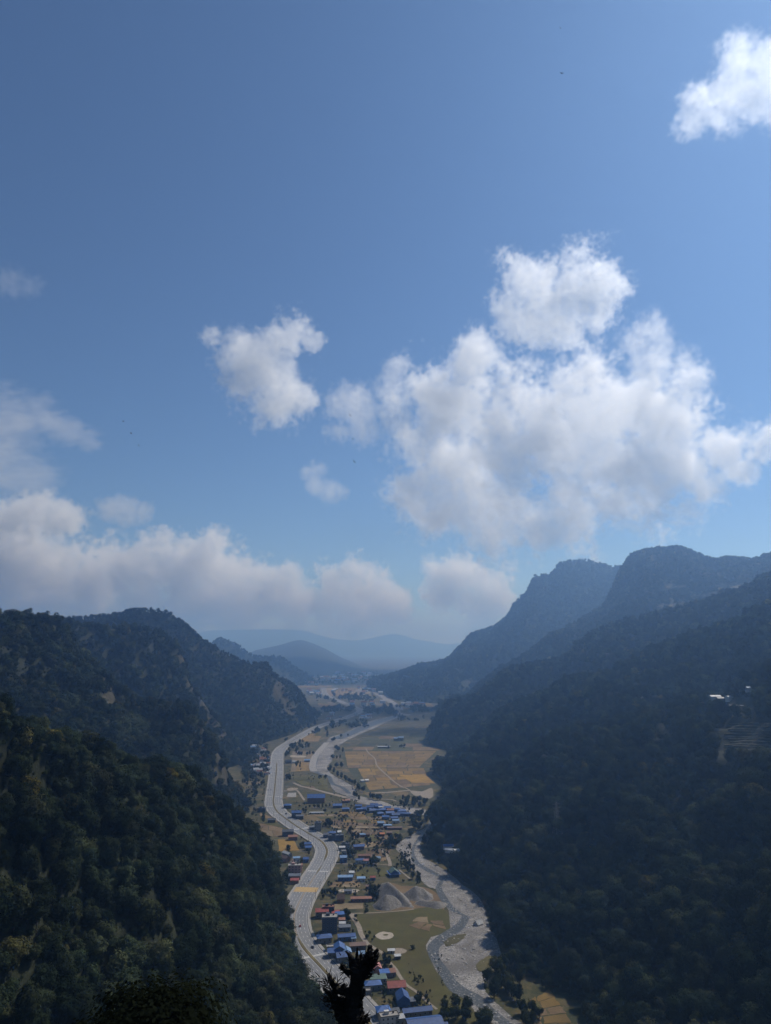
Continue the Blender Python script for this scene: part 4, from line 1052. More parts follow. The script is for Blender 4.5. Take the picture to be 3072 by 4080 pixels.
addband(Z3, 560, 1000, 640, 1000, 24, 2, 5); addband(Z3, 1150, 1400, 1130, 1330, 26, 2, 4); addband(Z2, 640, 830, 60, 300, 20, 2, 5); addband(Z2, 820, 1340, 380, 560, 40, 2, 5.5); addband(Z2, 800, 1250, 700, 900, 30, 1.5, 4); addband(Z4, 0, 640, 280, 560, 70, 2, 5); addband(Z1, 380, 1100, 640, 1000, 70, 1.5, 5); addband(Z4, 0, 420, 600, 800, 40, 2, 6)
addband(Z3, 560, 1000, 180, 480, 16, 2, 5); addband(Z3, 300, 1000, 560, 1000, 30, 2, 5); addband(Z3, 850, 1560, 980, 1340, 60, 1.5, 4.5); addband(Z2, 640, 1340, 60, 560, 110, 2, 6.5); addband(Z2, 780, 1300, 560, 930, 70, 1.5, 5); addband(Z4, 0, 640, 280, 560, 60, 2, 6); addband(Z1, 380, 1100, 640, 1000, 70, 1.5, 6); addband(Z4, 0, 420, 600, 800, 40, 2, 6); addband(Z4, 480, 700, 760, 1000, 40, 2, 5)
thicket(tp, th, "low scrub scattered over the meadow and village plots", SRC_MID)
# ------------------------------------------------------------------ houses
def tin(name, col, rough=0.55):
    """corrugated sheet: fine ribs across the slope as relief, streaky wear as colour"""
    m, nt, out = nmat(name)
    tc = nt.nodes.new("ShaderNodeTexCoord")
    wv = nt.nodes.new("ShaderNodeTexWave"); wv.wave_type = 'BANDS'; wv.bands_direction = 'X'; wv.inputs["Scale"].default_value = 1.2
    nt.links.new(tc.outputs["Object"], wv.inputs["Vector"])
    p = pos(nt)
    c = ramp(nt, noise(nt, p, 0.35, 6, 0.75), [(0.3, tuple(q * 0.6 for q in col)), (0.55, col), (0.8, tuple(min(1, q * 1.25 + 0.01) for q in col))])
    oi = nt.nodes.new("ShaderNodeObjectInfo"); h = nt.nodes.new("ShaderNodeHueSaturation")
    v = math_(nt, 'MULTIPLY_ADD', oi.outputs["Random"], 0.4); v.node.inputs[2].default_value = 0.8
    nt.links.new(v, h.inputs["Value"]); nt.links.new(c, h.inputs["Color"])
    principled(nt, out, h.outputs[0], rough, wv.outputs[0], 0.4, 0.05, spec=0.35)
    return m
MR = dict(blue=tin("blue_tin", (0.032, 0.098, 0.29)), lblue=tin("pale_blue_tin", (0.16, 0.27, 0.44)), red=tin("red_tin", (0.30, 0.06, 0.045)), rust=tin("rusty_tin", (0.24, 0.105, 0.06)),
          brown=tin("brown_tin", (0.14, 0.085, 0.065)), silver=tin("bare_tin", (0.42, 0.43, 0.44)), green=tin("green_tin", (0.10, 0.16, 0.125)), slate=tin("dark_slate", (0.09, 0.10, 0.12)), orange=tin("orange_tarp", (0.52, 0.16, 0.05)),
          pink=tin("faded_red_tin", (0.34, 0.14, 0.13)), concrete=plain("flat_roof_concrete", (0.3, 0.28, 0.26), 0.2, 0.6))
MW = dict(grey=plain("grey_render", (0.22, 0.215, 0.21), 0.2, 0.5, obj_rand=0.4), white=plain("white_render", (0.55, 0.54, 0.52), 0.15, 0.5), brick=plain("brick_wall", (0.22, 0.12, 0.085), 0.25, 1.0, obj_rand=0.3), navy=plain("navy_render", (0.075, 0.085, 0.12), 0.2, 0.5),
          blue=plain("blue_render", (0.08, 0.16, 0.34), 0.2, 0.5), pink=plain("pink_render", (0.42, 0.25, 0.22), 0.2, 0.5), wood=plain("dark_timber", (0.1, 0.075, 0.055), 0.3, 1.0))
M_GLASS = plain("window_glass", (0.03, 0.035, 0.045), 0.2, 1.0, rough=0.15, spec=0.5)
M_DOOR = plain("door_wood", (0.12, 0.07, 0.045), 0.3, 2.0)
M_TRIM = plain("window_frame_paint", (0.4, 0.38, 0.35), 0.1, 2.0)
_win = None
def win_data():
    global _win
    if _win is None:
        a = MB().box(-0.6, 0.6, -0.05, 0.0, -0.65, 0.65)
        b = MB()
        for q in ((-0.68, -0.6, -0.73, 0.73), (0.6, 0.68, -0.73, 0.73), (-0.6, 0.6, 0.65, 0.73), (-0.6, 0.6, -0.73, -0.65)): b.box(q[0], q[1], -0.09, 0.0, q[2], q[3])
        c = MB().box(-0.5, 0.5, -0.06, 0.0, 0.0, 2.05)
        _win = (a.data("window", M_GLASS), b.data("window_frame", M_TRIM), c.data("door", M_DOOR))
    return _win
NH = [0]
def house(px, py, w, d, h, rot, roof, rm, wm, label, group=None, rise=None, detail=True, over=0.5, storeys=1, name="house", base=None, cat="house"):
    """px,py: photo pixel of the roof's middle. Root at the base; local -y faces the camera when rot=0"""
    rise = rise if rise is not None else {"gable": 0.24 * d, "hip": 0.2 * d, "shed": 0.12 * d, "flat": 0.0}[roof]
    if base is None:
        q = G(px, py, h + rise * 0.5); loc = Vector((q.x, q.y, 0.1))
    else: loc = base
    if base is None: w *= 0.85; d *= 0.85
    o = empty(name, loc, math.radians(rot)); W2, D2 = w / 2, d / 2
    tag(o, label, cat, group)
    mb = MB()
    if roof == "gable":
        v = [(-W2, -D2, -.5), (W2, -D2, -.5), (W2, D2, -.5), (-W2, D2, -.5), (-W2, -D2, h), (W2, -D2, h), (W2, D2, h), (-W2, D2, h), (-W2, 0, h + rise), (W2, 0, h + rise)]
        mb.add(v, [(0, 1, 5, 4), (2, 3, 7, 6), (1, 2, 6, 9, 5), (3, 0, 4, 8, 7)])
    else: mb.box(-W2, W2, -D2, D2, -0.5, h)
    wl = mb.build("wall", MW[wm], o)
    rb = MB(); t = 0.12
    if roof == "gable":
        for s in (-1, 1):
            y1 = s * (D2 + over); ze = h - rise * over / D2
            a = [(-W2 - over, 0, h + rise + .02), (W2 + over, 0, h + rise + .02), (W2 + over, y1, ze + .02), (-W2 - over, y1, ze + .02)]
            a += [(x, y, z + t) for x, y, z in a]
            rb.add(a, [(0, 1, 2, 3), (7, 6, 5, 4), (0, 4, 5, 1), (1, 5, 6, 2), (2, 6, 7, 3), (3, 7, 4, 0)])
        rb.tube([(-W2 - over, 0, h + rise + t), (W2 + over, 0, h + rise + t)], 0.13, 5)
    elif roof == "hip":
        L_ = max(0.2, W2 - D2 * 0.8); e = over
        a = [(-W2 - e, -D2 - e, h), (W2 + e, -D2 - e, h), (W2 + e, D2 + e, h), (-W2 - e, D2 + e, h), (-L_, 0, h + rise), (L_, 0, h + rise), (-W2 - e, -D2 - e, h - .12), (W2 + e, -D2 - e, h - .12), (W2 + e, D2 + e, h - .12), (-W2 - e, D2 + e, h - .12)]
        rb.add(a, [(0, 1, 5, 4), (1, 2, 5), (2, 3, 4, 5), (3, 0, 4), (0, 6, 7, 1), (1, 7, 8, 2), (2, 8, 9, 3), (3, 9, 6, 0), (9, 8, 7, 6)])
    elif roof == "shed":
        e = over
        a = [(-W2 - e, -D2 - e, h + .02), (W2 + e, -D2 - e, h + .02), (W2 + e, D2 + e, h + rise), (-W2 - e, D2 + e, h + rise)]
        a += [(x, y, z + t) for x, y, z in a]
        rb.add(a, [(3, 2, 1, 0), (4, 5, 6, 7), (0, 1, 5, 4), (1, 2, 6, 5), (2, 3, 7, 6), (3, 0, 4, 7)])
    else:
        rb.box(-W2 - .25, W2 + .25, -D2 - .25, D2 + .25, h + .003, h + .18)
        for q in ((-W2 - .25, -W2 - .05, -D2 - .25, D2 + .25), (W2 + .05, W2 + .25, -D2 - .25, D2 + .25), (-W2 - .05, W2 + .05, -D2 - .25, -D2 - .05), (-W2 - .05, W2 + .05, D2 + .05, D2 + .25)): rb.box(*q, h + .18, h + .8)
    rf = rb.build("roof", MR[rm], o)
    if roof == "flat" and storeys > 1:
        MB().box(-W2 * 0.5, 0, 0, D2 * 0.7, h + .18, h + 2.3).build("stair_tower", MW[wm], rf)
        MB().tube([(W2 * .5, D2 * .4, h + .18), (W2 * .5, D2 * .4, h + 1.5)], 0.7, 10).build("water_tank", plain("tank_plastic", (0.03, 0.03, 0.035)), rf)
    if detail:
        wd, wf, dd = win_data()
        n = max(1, int(w / 3.4)); sh = h / storeys
        for k in range(storeys):
            for i in range(n):
                x = -W2 + (i + 0.5) * w / n; z = sh * k + sh * 0.55
                if k == 0 and i == n // 2:
                    inst("door", dd, o, (x, -D2 - .002, 0.02)); continue
                a = inst("window", wd, o, (x, -D2 - .002, z)); inst("window_frame", wf, a, (0, -.003, 0))
            m = max(1, int(d / 4))
            for i in range(m):
                y = -D2 + (i + 0.5) * d / m
                a = inst("window", wd, o, (W2 + .002, y, sh * k + sh * .55), (0, 0, math.pi / 2)); inst("window_frame", wf, a, (0, -.003, 0))
    return o
def H(Z, x, y, *a, **k): return house(*zz(Z, x, y), *a, **k)
# lower village
H(Z3, 370, 120, 15, 9, 6.0, 6, "gable", "red", "grey", "red-roofed house in front of the dark block", storeys=2)
H(Z3, 440, 88, 14, 8, 8.5, 5, "flat", "rust", "navy", "tall narrow block with orange tarps behind the red roof", storeys=3)
H(Z3, 455, 195, 17, 11, 14.0, 3, "flat", "concrete", "navy", "big dark four-storey block beside the highway", storeys=4, name="apartment_block", cat="building")
H(Z3, 520, 148, 9, 7, 4.5, 5, "shed", "red", "grey", "small red lean-to behind the dark block")
H(Z3, 565, 162, 10, 7, 4.5, 8, "shed", "blue", "grey", "small blue lean-to right of the dark block")
H(Z3, 590, 225, 7, 5, 3.2, 4, "shed", "rust", "brick", "small rust shed right of the dark block")
H(Z3, 595, 268, 7, 5, 3.2, 4, "shed", "silver", "grey", "small bare-tin shed right of the dark block")
H(Z3, 620, 305, 13, 6, 3.4, 6, "shed", "slate", "grey", "low slate shed row right of the dark block")
H(Z3, 395, 405, 15, 10, 4.5, 12, "hip", "blue", "grey", "bright blue hipped roof just below the dark block", over=0.9)
H(Z3, 640, 398, 19, 7, 3.8, 10, "gable", "blue", "blue", "long blue-roofed house at the meadow path")
H(Z3, 718, 432, 5, 4, 2.6, 10, "shed", "lblue", "white", "tiny pale blue hut at the meadow path")
H(Z3, 500, 560, 12, 9, 5.0, 8, "gable", "blue", "grey", "left wing of the blue roof cluster by the crossing", over=0.8)
H(Z3, 560, 515, 13, 10, 6.5, 96, "gable", "blue", "grey", "tall middle gable of the blue roof cluster", over=0.8)
H(Z3, 595, 605, 12, 10, 5.0, 14, "gable", "blue", "grey", "front wing of the blue roof cluster", over=0.8)
H(Z3, 640, 560, 10, 9, 5.0, 100, "gable", "lblue", "grey", "right wing of the blue roof cluster", over=0.6)
H(Z3, 462, 528, 8, 6, 3.6, 8, "flat", "concrete", "white", "pale flat annex beside the blue roof cluster")
H(Z3, 765, 505, 17, 7, 4.0, 9, "shed", "brown", "wood", "long brown shed behind the dead tree")
H(Z3, 800, 600, 9, 6, 3.6, 15, "shed", "lblue", "grey", "grey-blue hut seen through the dead branches")
H(Z3, 935, 602, 7, 5, 3.0, 10, "shed", "silver", "white", "small white hut at the tip of the dead branch")
H(Z3, 975, 732, 12, 8, 4.0, 100, "gable", "pink", "pink", "faded red roof right of the dead tree top")
H(Z3, 1060, 806, 9, 7, 3.8, 12, "shed", "blue", "grey", "small blue roof joined to a rusty one")
H(Z3, 1130, 798, 9, 7, 3.6, 12, "shed", "rust", "grey", "rust-brown roof joined to a small blue one")
H(Z3, 985, 865, 16, 8, 3.6, 8, "shed", "green", "grey", "long faded green roof right of the dead tree")
H(Z3, 1048, 880, 6, 4, 2.8, 8, "shed", "silver", "white", "white shed in front of the green roof")
H(Z3, 930, 920, 15, 9, 4.0, 10, "hip", "blue", "grey", "blue hipped house below the green roof", over=0.8)
H(Z3, 1190, 930, 16, 11, 4.2, 8, "gable", "red", "grey", "solid red gabled house in the lower village", over=0.8)
H(Z3, 1262, 1055, 15, 11, 4.8, 98, "gable", "blue", "blue", "blue gabled hall with one glaring roof slope", rise=3.4)
H(Z3, 1340, 1118, 9, 6, 3.2, 10, "shed", "slate", "navy", "dark slate annex of the glaring blue hall")
H(Z3, 1045, 1205, 11, 10, 5.5, 12, "hip", "blue", "grey", "square blue hipped house near the bottom", over=0.9)
H(Z3, 1150, 1240, 12, 6, 3.2, 12, "shed", "slate", "grey", "slate lean-to right of the square blue house")
H(Z3, 1112, 1285, 16, 8, 6.4, 14, "flat", "concrete", "white", "white flat-roofed building with a roof terrace", storeys=2)
H(Z3, 1225, 1305, 8, 6, 4.5, 14, "shed", "silver", "grey", "bare-tin shed right of the roof terrace")
H(Z3, 1420, 1215, 26, 7, 4.0, 12, "gable", "blue", "grey", "long narrow blue shed near the bottom edge")
H(Z3, 1500, 1340, 30, 15, 5.5, 12, "gable", "blue", "grey", "largest blue roof at the bottom edge", rise=2.0)
H(Z3, 1690, 1385, 10, 7, 4.0, 12, "gable", "blue", "grey", "blue roof corner at the bottom edge below the meadow")
H(Z3, 1205, 628, 6, 4, 2.6, 10, "shed", "silver", "wood", "small weathered hut alone in the meadow")
H(Z3, 1135, 568, 7, 4, 2.2, 5, "shed", "silver", "white", "low white shack at the edge of the meadow")
H(Z3, 870, 1015, 6, 5, 3, 10, "flat", "concrete", "grey", "small grey box house beside the lower pavement")
# middle village
H(Z2, 603, 75, 12, 10, 11.5, 4, "flat", "slate", "grey", "dark three-storey house right of the highway", storeys=3, name="apartment_block", cat="building")
H(Z2, 540, 120, 9, 7, 4, 20, "shed", "slate", "navy", "dark shed left of the three-storey house")
H(Z2, 270, 160, 19, 9, 6.5, 8, "gable", "slate", "navy", "long dark house left of the highway", storeys=2)
H(Z2, 325, 225, 15, 9, 4.5, 8, "shed", "rust", "brick", "rust-red house left of the highway")
H(Z2, 490, 300, 11, 8, 5, 5, "gable", "blue", "grey", "upper of two blue houses left of the highway bend")
H(Z2, 497, 338, 10, 7, 4, 5, "gable", "blue", "grey", "lower of two blue houses left of the highway bend")
H(Z2, 470, 466, 8, 7, 4, 5, "gable", "blue", "blue", "small blue house left of the inner highway bend")
H(Z2, 262, 405, 17, 7, 5, -48, "gable", "silver", "grey", "long bare-tin barn set askew left of the highway")
H(Z2, 240, 450, 14, 9, 5, -40, "gable", "brown", "brick", "brown barn below the askew tin barn")
H(Z2, 365, 462, 10, 6, 4, 6, "shed", "lblue", "white", "pale blue shed left of the highway")
H(Z2, 330, 515, 8, 6, 5, 4, "flat", "concrete", "pink", "tan flat-roofed house left of the highway", storeys=2)
H(Z2, 345, 545, 18, 10, 9, 4, "flat", "concrete", "pink", "pink-brown three-storey block left of the highway", storeys=3, name="apartment_block", cat="building")
H(Z2, 405, 540, 6, 7, 7, 4, "shed", "rust", "pink", "red-topped stair house of the pink block", storeys=2)
H(Z2, 345, 655, 16, 8, 5, 4, "shed", "slate", "brick", "dark lean-to below the pink block")
H(Z2, 345, 705, 11, 7, 4, 4, "shed", "red", "brick", "small red roof below the pink block")
H(Z2, 755, 178, 13, 9, 5.5, 6, "hip", "blue", "navy", "blue hipped house on the outer highway bend")
H(Z2, 690, 195, 9, 8, 5, 6, "gable", "slate", "navy", "dark gabled house left of the blue hipped one")
H(Z2, 835, 170, 7, 6, 4.5, 30, "gable", "silver", "white", "white-gabled hut behind the blue hipped house")
H(Z2, 800, 215, 26, 9, 7, 6, "flat", "slate", "navy", "long dark two-storey row on the outer highway bend", storeys=2)
H(Z2, 1095, 203, 9, 6, 3.5, 3, "shed", "lblue", "brick", "light blue shed alone in the stubble fields")
H(Z2, 1150, 195, 8, 6, 3.4, 3, "gable", "brown", "brick", "brown hut right of the light blue shed")
H(Z2, 1312, 192, 8, 6, 3.4, 6, "gable", "orange", "brick", "orange-roofed hut in the stubble fields")
H(Z2, 1390, 182, 9, 5, 3, 3, "shed", "brown", "brick", "brown hut right of the orange-roofed one")
H(Z2, 905, 308, 15, 8, 5.5, 4, "flat", "slate", "grey", "dark row house with a pale awning", storeys=2)
H(Z2, 870, 345, 9, 6, 4, 4, "shed", "silver", "grey", "grey tin shed below the dark row house")
H(Z2, 890, 388, 8, 6, 4.5, 4, "flat", "concrete", "white", "small cream box house on the outer bend")
H(Z2, 1055, 325, 17, 8, 4.5, 8, "gable", "blue", "brick", "long blue house above the rust-roofed row")
H(Z2, 885, 447, 10, 8, 6, 4, "gable", "lblue", "blue", "pale blue house facing the highway bend", storeys=2)
H(Z2, 1115, 430, 19, 6, 3.6, 3, "gable", "rust", "brick", "long rust roof in the middle village")
H(Z2, 1065, 478, 13, 8, 4, 6, "hip", "blue", "white", "blue hipped house with white walls in the middle village")
H(Z2, 1136, 484, 8, 6, 3.8, 6, "gable", "pink", "white", "faded red roof joined to the white-walled blue house")
H(Z2, 1252, 463, 11, 7, 4, 3, "shed", "lblue", "white", "pale blue shed near the curved track")
hall = H(Z2, 1440, 600, 15, 12, 4.2, 104, "gable", "green", "blue", "blue hall with a green gable roof in a yard", rise=3.6, over=0.2)
MB().box(-8.6, 8.6, -7.2, 7.2, 3.0, 3.15).build("lower_roof", MR["blue"], hall)
H(Z2, 975, 622, 7, 6, 5, 4, "shed", "silver", "white", "small pale tower house behind the long blue shed")
H(Z2, 905, 670, 20, 7, 4, 3, "shed", "lblue", "blue", "long pale blue shed with blue walls")
H(Z2, 1080, 685, 11, 6, 3.4, 3, "shed", "lblue", "white", "short pale shed right of the long blue one")
H(Z2, 1210, 672, 7, 5, 3.2, 3, "gable", "red", "blue", "tiny red and blue hut")
H(Z2, 1180, 775, 12, 5, 2.8, 3, "shed", "brown", "wood", "low dark shed near the gravel heap")
H(Z2, 857, 885, 9, 11, 4, 3, "gable", "brown", "brick", "steep red-brown roof above the bare plot", rise=4)
H(Z2, 1080, 908, 26, 6, 3.2, 3, "shed", "rust", "brick", "long rust-red shed left of the gravel heap")
H(Z2, 935, 825, 10, 5, 2.8, 4, "shed", "slate", "white", "dark shed in the gravel yard")
# upper village
wh = H(Z1, 722, 610, 36, 18, 9, 3, "gable", "blue", "brick", "big blue-roofed brick warehouse by the upper highway", rise=5, name="warehouse", cat="warehouse", detail=False)
H(Z1, 405, 708, 15, 10, 5, 3, "hip", "blue", "navy", "blue house at the highway bend below the foundation")
H(Z1, 505, 785, 18, 11, 8, 3, "gable", "blue", "navy", "blue two-storey house at the highway bend", storeys=2)
H(Z1, 540, 830, 14, 8, 5, 3, "shed", "slate", "navy", "dark shed below the blue two-storey house")
H(Z1, 118, 748, 16, 9, 6, 3, "flat", "slate", "navy", "dark house tucked left of the highway bend", storeys=2)
H(Z1, 230, 868, 14, 8, 4, 5, "gable", "slate", "wood", "dark barn left of the highway")
H(Z1, 415, 222, 18, 10, 6, 3, "flat", "slate", "grey", "grey building right of the far highway")
H(Z1, 480, 228, 12, 8, 4, 3, "gable", "silver", "white", "white house right of the far highway")
H(Z1, 622, 212, 16, 9, 4, 3, "gable", "lblue", "grey", "pale blue house near the embankment")
H(Z1, 955, 708, 18, 10, 4, 10, "gable", "blue", "navy", "blue house left of the river hamlet")
H(Z1, 1048, 748, 14, 9, 4, 3, "hip", "blue", "navy", "lone blue hipped house in front of the river hamlet")
H(Z1, 1050, 655, 16, 8, 4, 20, "gable", "rust", "brick", "rust-roofed house beside the river crossing")
H(Z1, 1228, 438, 9, 7, 3, 30, "gable", "silver", "white", "left of two white tents by the golden fields", name="tent", cat="tent", detail=False)
H(Z1, 1280, 434, 9, 7, 3, 30, "gable", "silver", "white", "right of two white tents by the golden fields", name="tent", cat="tent", detail=False)
H(Z1, 730, 795, 28, 4, 2, 4, "shed", "silver", "white", "long low white shed in the stubble fields", detail=False)
H(Z1, 1470, 66, 40, 8, 4, 2, "shed", "silver", "grey", "long pale shed at the far edge of the golden fields", detail=False)
# river hamlet: alike blue roofs packed together
rs = random.Random(4)
for (x, y, w, d) in ((80, 298, 13, 9), (88, 335, 12, 8), (150, 326, 14, 9), (210, 308, 14, 9), (222, 346, 15, 9), (252, 288, 15, 9), (300, 300, 14, 9), (345, 340, 14, 9), (400, 318, 13, 8), (318, 380, 13, 9), (425, 374, 16, 9), (500, 334, 14, 9), (490, 394, 15, 9), (560, 352, 16, 9), (560, 380, 18, 9),
                     (620, 384, 12, 8), (475, 430, 13, 8), (280, 345, 12, 8), (380, 418, 13, 9), (190, 340, 10, 8)):
    H(Z4, x, y, w, d, 4, rs.uniform(-6, 16), rs.choice(["gable", "hip", "gable"]), "blue", "navy", "blue-roofed house packed in the river hamlet", "blue hamlet houses", detail=False)
H(Z4, 322, 318, 7, 5, 3.5, 3, "shed", "silver", "white", "hut with a glaring white roof in the river hamlet", detail=False)
H(Z4, 432, 343, 13, 8, 4, 3, "gable", "rust", "brick", "rust-roofed house amid the blue hamlet", detail=False)
H(Z4, 490, 460, 12, 7, 4, 3, "gable", "lblue", "white", "pale blue house at the near edge of the hamlet", detail=False)
H(Z4, 325, 484, 12, 8, 4.5, 3, "gable", "lblue", "navy", "pale blue house at the left near corner of the hamlet", detail=False)
H(Z4, 400, 518, 14, 6, 3.5, 3, "shed", "lblue", "brick", "long pale shed at the near edge of the hamlet", detail=False)
H(Z4, 480, 545, 26, 5, 3, 3, "shed", "brown", "brick", "long brown shed below the hamlet", detail=False)
# across the river
H(Z4, 1072, 762, 13, 7, 4, 5, "gable", "blue", "white", "blue house in the clearing across the river", detail=False, base=on_hill(1786, 3382))
H(Z4, 1095, 800, 12, 6, 3.5, -25, "gable", "silver", "white", "white-gabled house in the clearing across the river", detail=False, base=on_hill(1794, 3396))
H(Z4, 1160, 812, 7, 6, 4, 20, "gable", "silver", "white", "small white hut in the clearing across the river", detail=False, base=on_hill(1818, 3400))
H(Z5, 845, 398, 9, 7, 1.5, 40, "gable", "silver", "white", "pale tent at the shaded edge of the gravel", name="tent", cat="tent", detail=False, rise=3)
# farm on the right spur
for (px, py, w, d, h, rm, wm, rot, lab) in ((2850, 2784, 15, 7, 3.5, "silver", "white", 5, "long cream farmhouse on the right spur"), (2906, 2786, 8, 7, 3.2, "silver", "white", 20, "rounded white hut beside the long cream farmhouse"),
                                           (2870, 2790, 10, 6, 3, "slate", "navy", 5, "dark shed in front of the long cream farmhouse"), (2796, 2872, 8, 7, 4, "silver", "white", 30, "white hut below the farm spur"), (2832, 2860, 4, 3, 2.5, "silver", "white", 0, "tiny white hut above the terraces"),
                                           (2990, 2748, 12, 5, 3, "lblue", "white", 5, "pale blue roof among trees high on the right spur"), (2958, 2752, 7, 5, 3, "silver", "grey", 15, "grey tin hut high on the right spur")):
    q = on_hill(px, py + 6)
    if q is not None: house(px, py, w, d, h + 3, rot, "gable", rm, wm, lab, detail=False, base=q - Vector((0, 0, 1.0)))
q = on_hill(2935, 2813)
if q is not None:
    mb = MB().box(-13, 13, -5, 5, -6, 1.2); o = mb.build("farm_terrace", plain("pale_yard", (0.48, 0.46, 0.44), 0.12, 0.5), None, q); tag(o, "pale concrete yard on the farm spur", "yard", kind="structure")
# far houses and the far town
_fh = []
for i, (wc, rc) in enumerate((("white", "silver"), ("grey", "lblue"), ("white", "rust"))):
    a = MB().box(-6, 6, -4, 4, -0.5, 5).data("wall", MW[wc]); b = MB()
    v = [(-6.6, -4.6, 4.9), (6.6, -4.6, 4.9), (6.6, 4.6, 4.9), (-6.6, 4.6, 4.9), (-6.6, 0, 7.2), (6.6, 0, 7.2)]
    b.add(v, [(0, 1, 5, 4), (2, 3, 4, 5), (1, 2, 5), (3, 0, 4), (3, 2, 1, 0)]); _fh.append((a, b.data("roof", MR[rc])))
def far_houses(pts, label, group, s0, s1):
    for (px, py) in pts:
        a, b = rs.choice(_fh); q = G(px, py); o = empty("house", (q.x, q.y, 0.1), rs.uniform(-0.3, 0.3)); s = rs.uniform(s0, s1); o.scale = (s, s, s * rs.uniform(0.8, 1.5))
        inst("wall", a, o); inst("roof", b, o); tag(o, label, "house", group)
far_houses(fill(Z1, 20, 205, 70, 380, 34, 31), "small pale house among trees left of the far highway", "houses left of the far highway", 0.7, 1.15)
far_houses(fill(Z8, 380, 1050, 690, 740, 16, 32) + fill(Z8, 850, 1050, 690, 745, 8, 33), "small pale house along the far highway", "houses along the far highway", 0.9, 1.4)
far_houses(fill(Z8, 1390, 1640, 580, 610, 22, 34), "pale house in the far row right of the river", "far row right of the river", 1.2, 2.0)
far_houses(fill(Z8, 700, 1200, 560, 600, 10, 35) + fill(Z8, 350, 480, 400, 470, 14, 36) + fill(Z8, 620, 1180, 390, 470, 18, 37), "pale house scattered over the far valley floor", "scattered far houses", 1.3, 2.2)
far_houses(fill(Z8, 220, 700, 280, 370, 34, 38) + fill(Z8, 640, 1130, 230, 340, 60, 39), "tiny pale house of the town at the valley end", "town at the valley end", 1.8, 3.4)
far_houses(fill(Z1, 1600, 1730, 1, 3, 2, 40), "small house at the field edge under the right slope", "houses under the right slope", 1, 1.2)

# ------------------------------------------------------------------ terraces on the right spur
M_TERR = field_mat("terrace_grass", (0.11, 0.105, 0.06), (0.19, 0.17, 0.105))
M_TWALL = plain("terrace_bank", (0.045, 0.045, 0.025), 0.3, 0.8)
for k in range(13):
    py = 2884 + k * 10.2 + (k % 3) * 1.2
    row = [on_hill(px, py + 1.5 * math.sin(px / 23.0 + k)) for px in np.linspace(2885 + 8 * (k % 4) + (30 if k > 8 else 0), 3140, 15)]
    row = [q for q in row if q is not None and q.y < 1400]
    if len(row) < 4: continue
    t = empty("terrace", row[0]); 
    vt, vw = [], []
    for q in row:
        d = Vector((q.x, q.y, 0)).normalized(); r = q - row[0]
        f_ = r - d * 1.2; b_ = r + d * 2.6
        vt += [tuple(Vector((f_.x, f_.y, r.z + 0.9))), tuple(Vector((b_.x, b_.y, r.z + 0.9)))]
        vw += [tuple(Vector((f_.x, f_.y, r.z + 0.9))), tuple(Vector((f_.x - d.x * .3, f_.y - d.y * .3, r.z - 2.6)))]
    fq = [(2 * i, 2 * i + 2, 2 * i + 3, 2 * i + 1) for i in range(len(row) - 1)]
    mobj("tread", vt, fq, M_TERR, t); mobj("bank", vw, fq, M_TWALL, t)
    tag(t, "narrow grassy farm terrace cut into the right spur", "terrace", "farm terraces on the right spur", "structure")

# ------------------------------------------------------------------ poles, pylon, vehicles
M_POLE = plain("pole_concrete", (0.16, 0.155, 0.15), 0.15, 1.0)
M_STEEL = plain("galvanised_steel", (0.2, 0.205, 0.21), 0.1, 1.0, rough=0.5, metal=0.3)
_pole = MB().tube([(0, 0, 0), (0, 0, 9.5)], [0.2, 0.12], 6).data("shaft", M_POLE)
_arm = MB().box(-1.0, 1.0, -0.06, 0.06, 8.9, 9.02).data("cross_arm", M_STEEL)
def pole(p, rz, label, group):
    o = empty("utility_pole", p, rz); inst("shaft", _pole, o); inst("cross_arm", _arm, o); tag(o, label, "utility pole", group)
s = sm[1] - 20; k = 0
while s < RL - 20:
    p, d, n = frame(s); a = math.atan2(n.y, n.x)
    pole(p + n * (HW + 2.2) + Vector((0, 0, .75)), a, "grey concrete utility pole on the right-hand pavement of the highway", "poles on the right-hand pavement")
    if s < sm[6] - 60: pole(p - n * (HW + 2.0) + Vector((0, 0, .75)), a, "grey concrete utility pole on the left-hand pavement of the highway", "poles on the left-hand pavement")
    s += 31 + 3 * math.sin(k * 1.7); k += 1
def pylon(p, h, label):
    o = empty("transmission_pylon", p, 0.4); b = h * 0.11
    mb = MB(); L4 = []
    def corner(i, z):
        t = z / h; w = b * (1 - t) ** 1.1 + 0.45
        return Vector(((w if i in (0, 3) else -w), (w if i in (0, 1) else -w), z))
    for i in range(4): MB().tube([corner(i, h * t) for t in (0, .25, .5, .75, 1)], 0.16, 4).build("leg", M_STEEL, o)
    zs = [h * (1 - (1 - t) ** 1.25) for t in np.linspace(0, 1, 11)]
    for z0, z1 in zip(zs, zs[1:]):
        for i in range(4):
            j = (i + 1) % 4
            mb.tube([corner(i, z0), corner(j, z1)], 0.08, 3, False); mb.tube([corner(j, z0), corner(i, z1)], 0.08, 3, False); mb.tube([corner(i, z1), corner(j, z1)], 0.08, 3, False)
    mb.build("bracing", M_STEEL, o)
    for t in (0.72, 0.83, 0.94):
        a = MB(); w = h * 0.13
        for s_ in (-1, 1):
            a.tube([(0, 0, h * t + 1.2), (s_ * w, 0, h * t)], 0.1, 4); a.tube([(0, 0, h * t - .6), (s_ * w, 0, h * t)], 0.1, 4)
        a.build("cross_arm", M_STEEL, o)
    tag(o, label, "pylon")
q = on_hill(2222, 3335)
if q is not None: pylon(q, 38, "steel lattice pylon rising from the right forest")
M_TYRE = plain("tyre_rubber", (0.02, 0.02, 0.02), 0.2, 3.0)
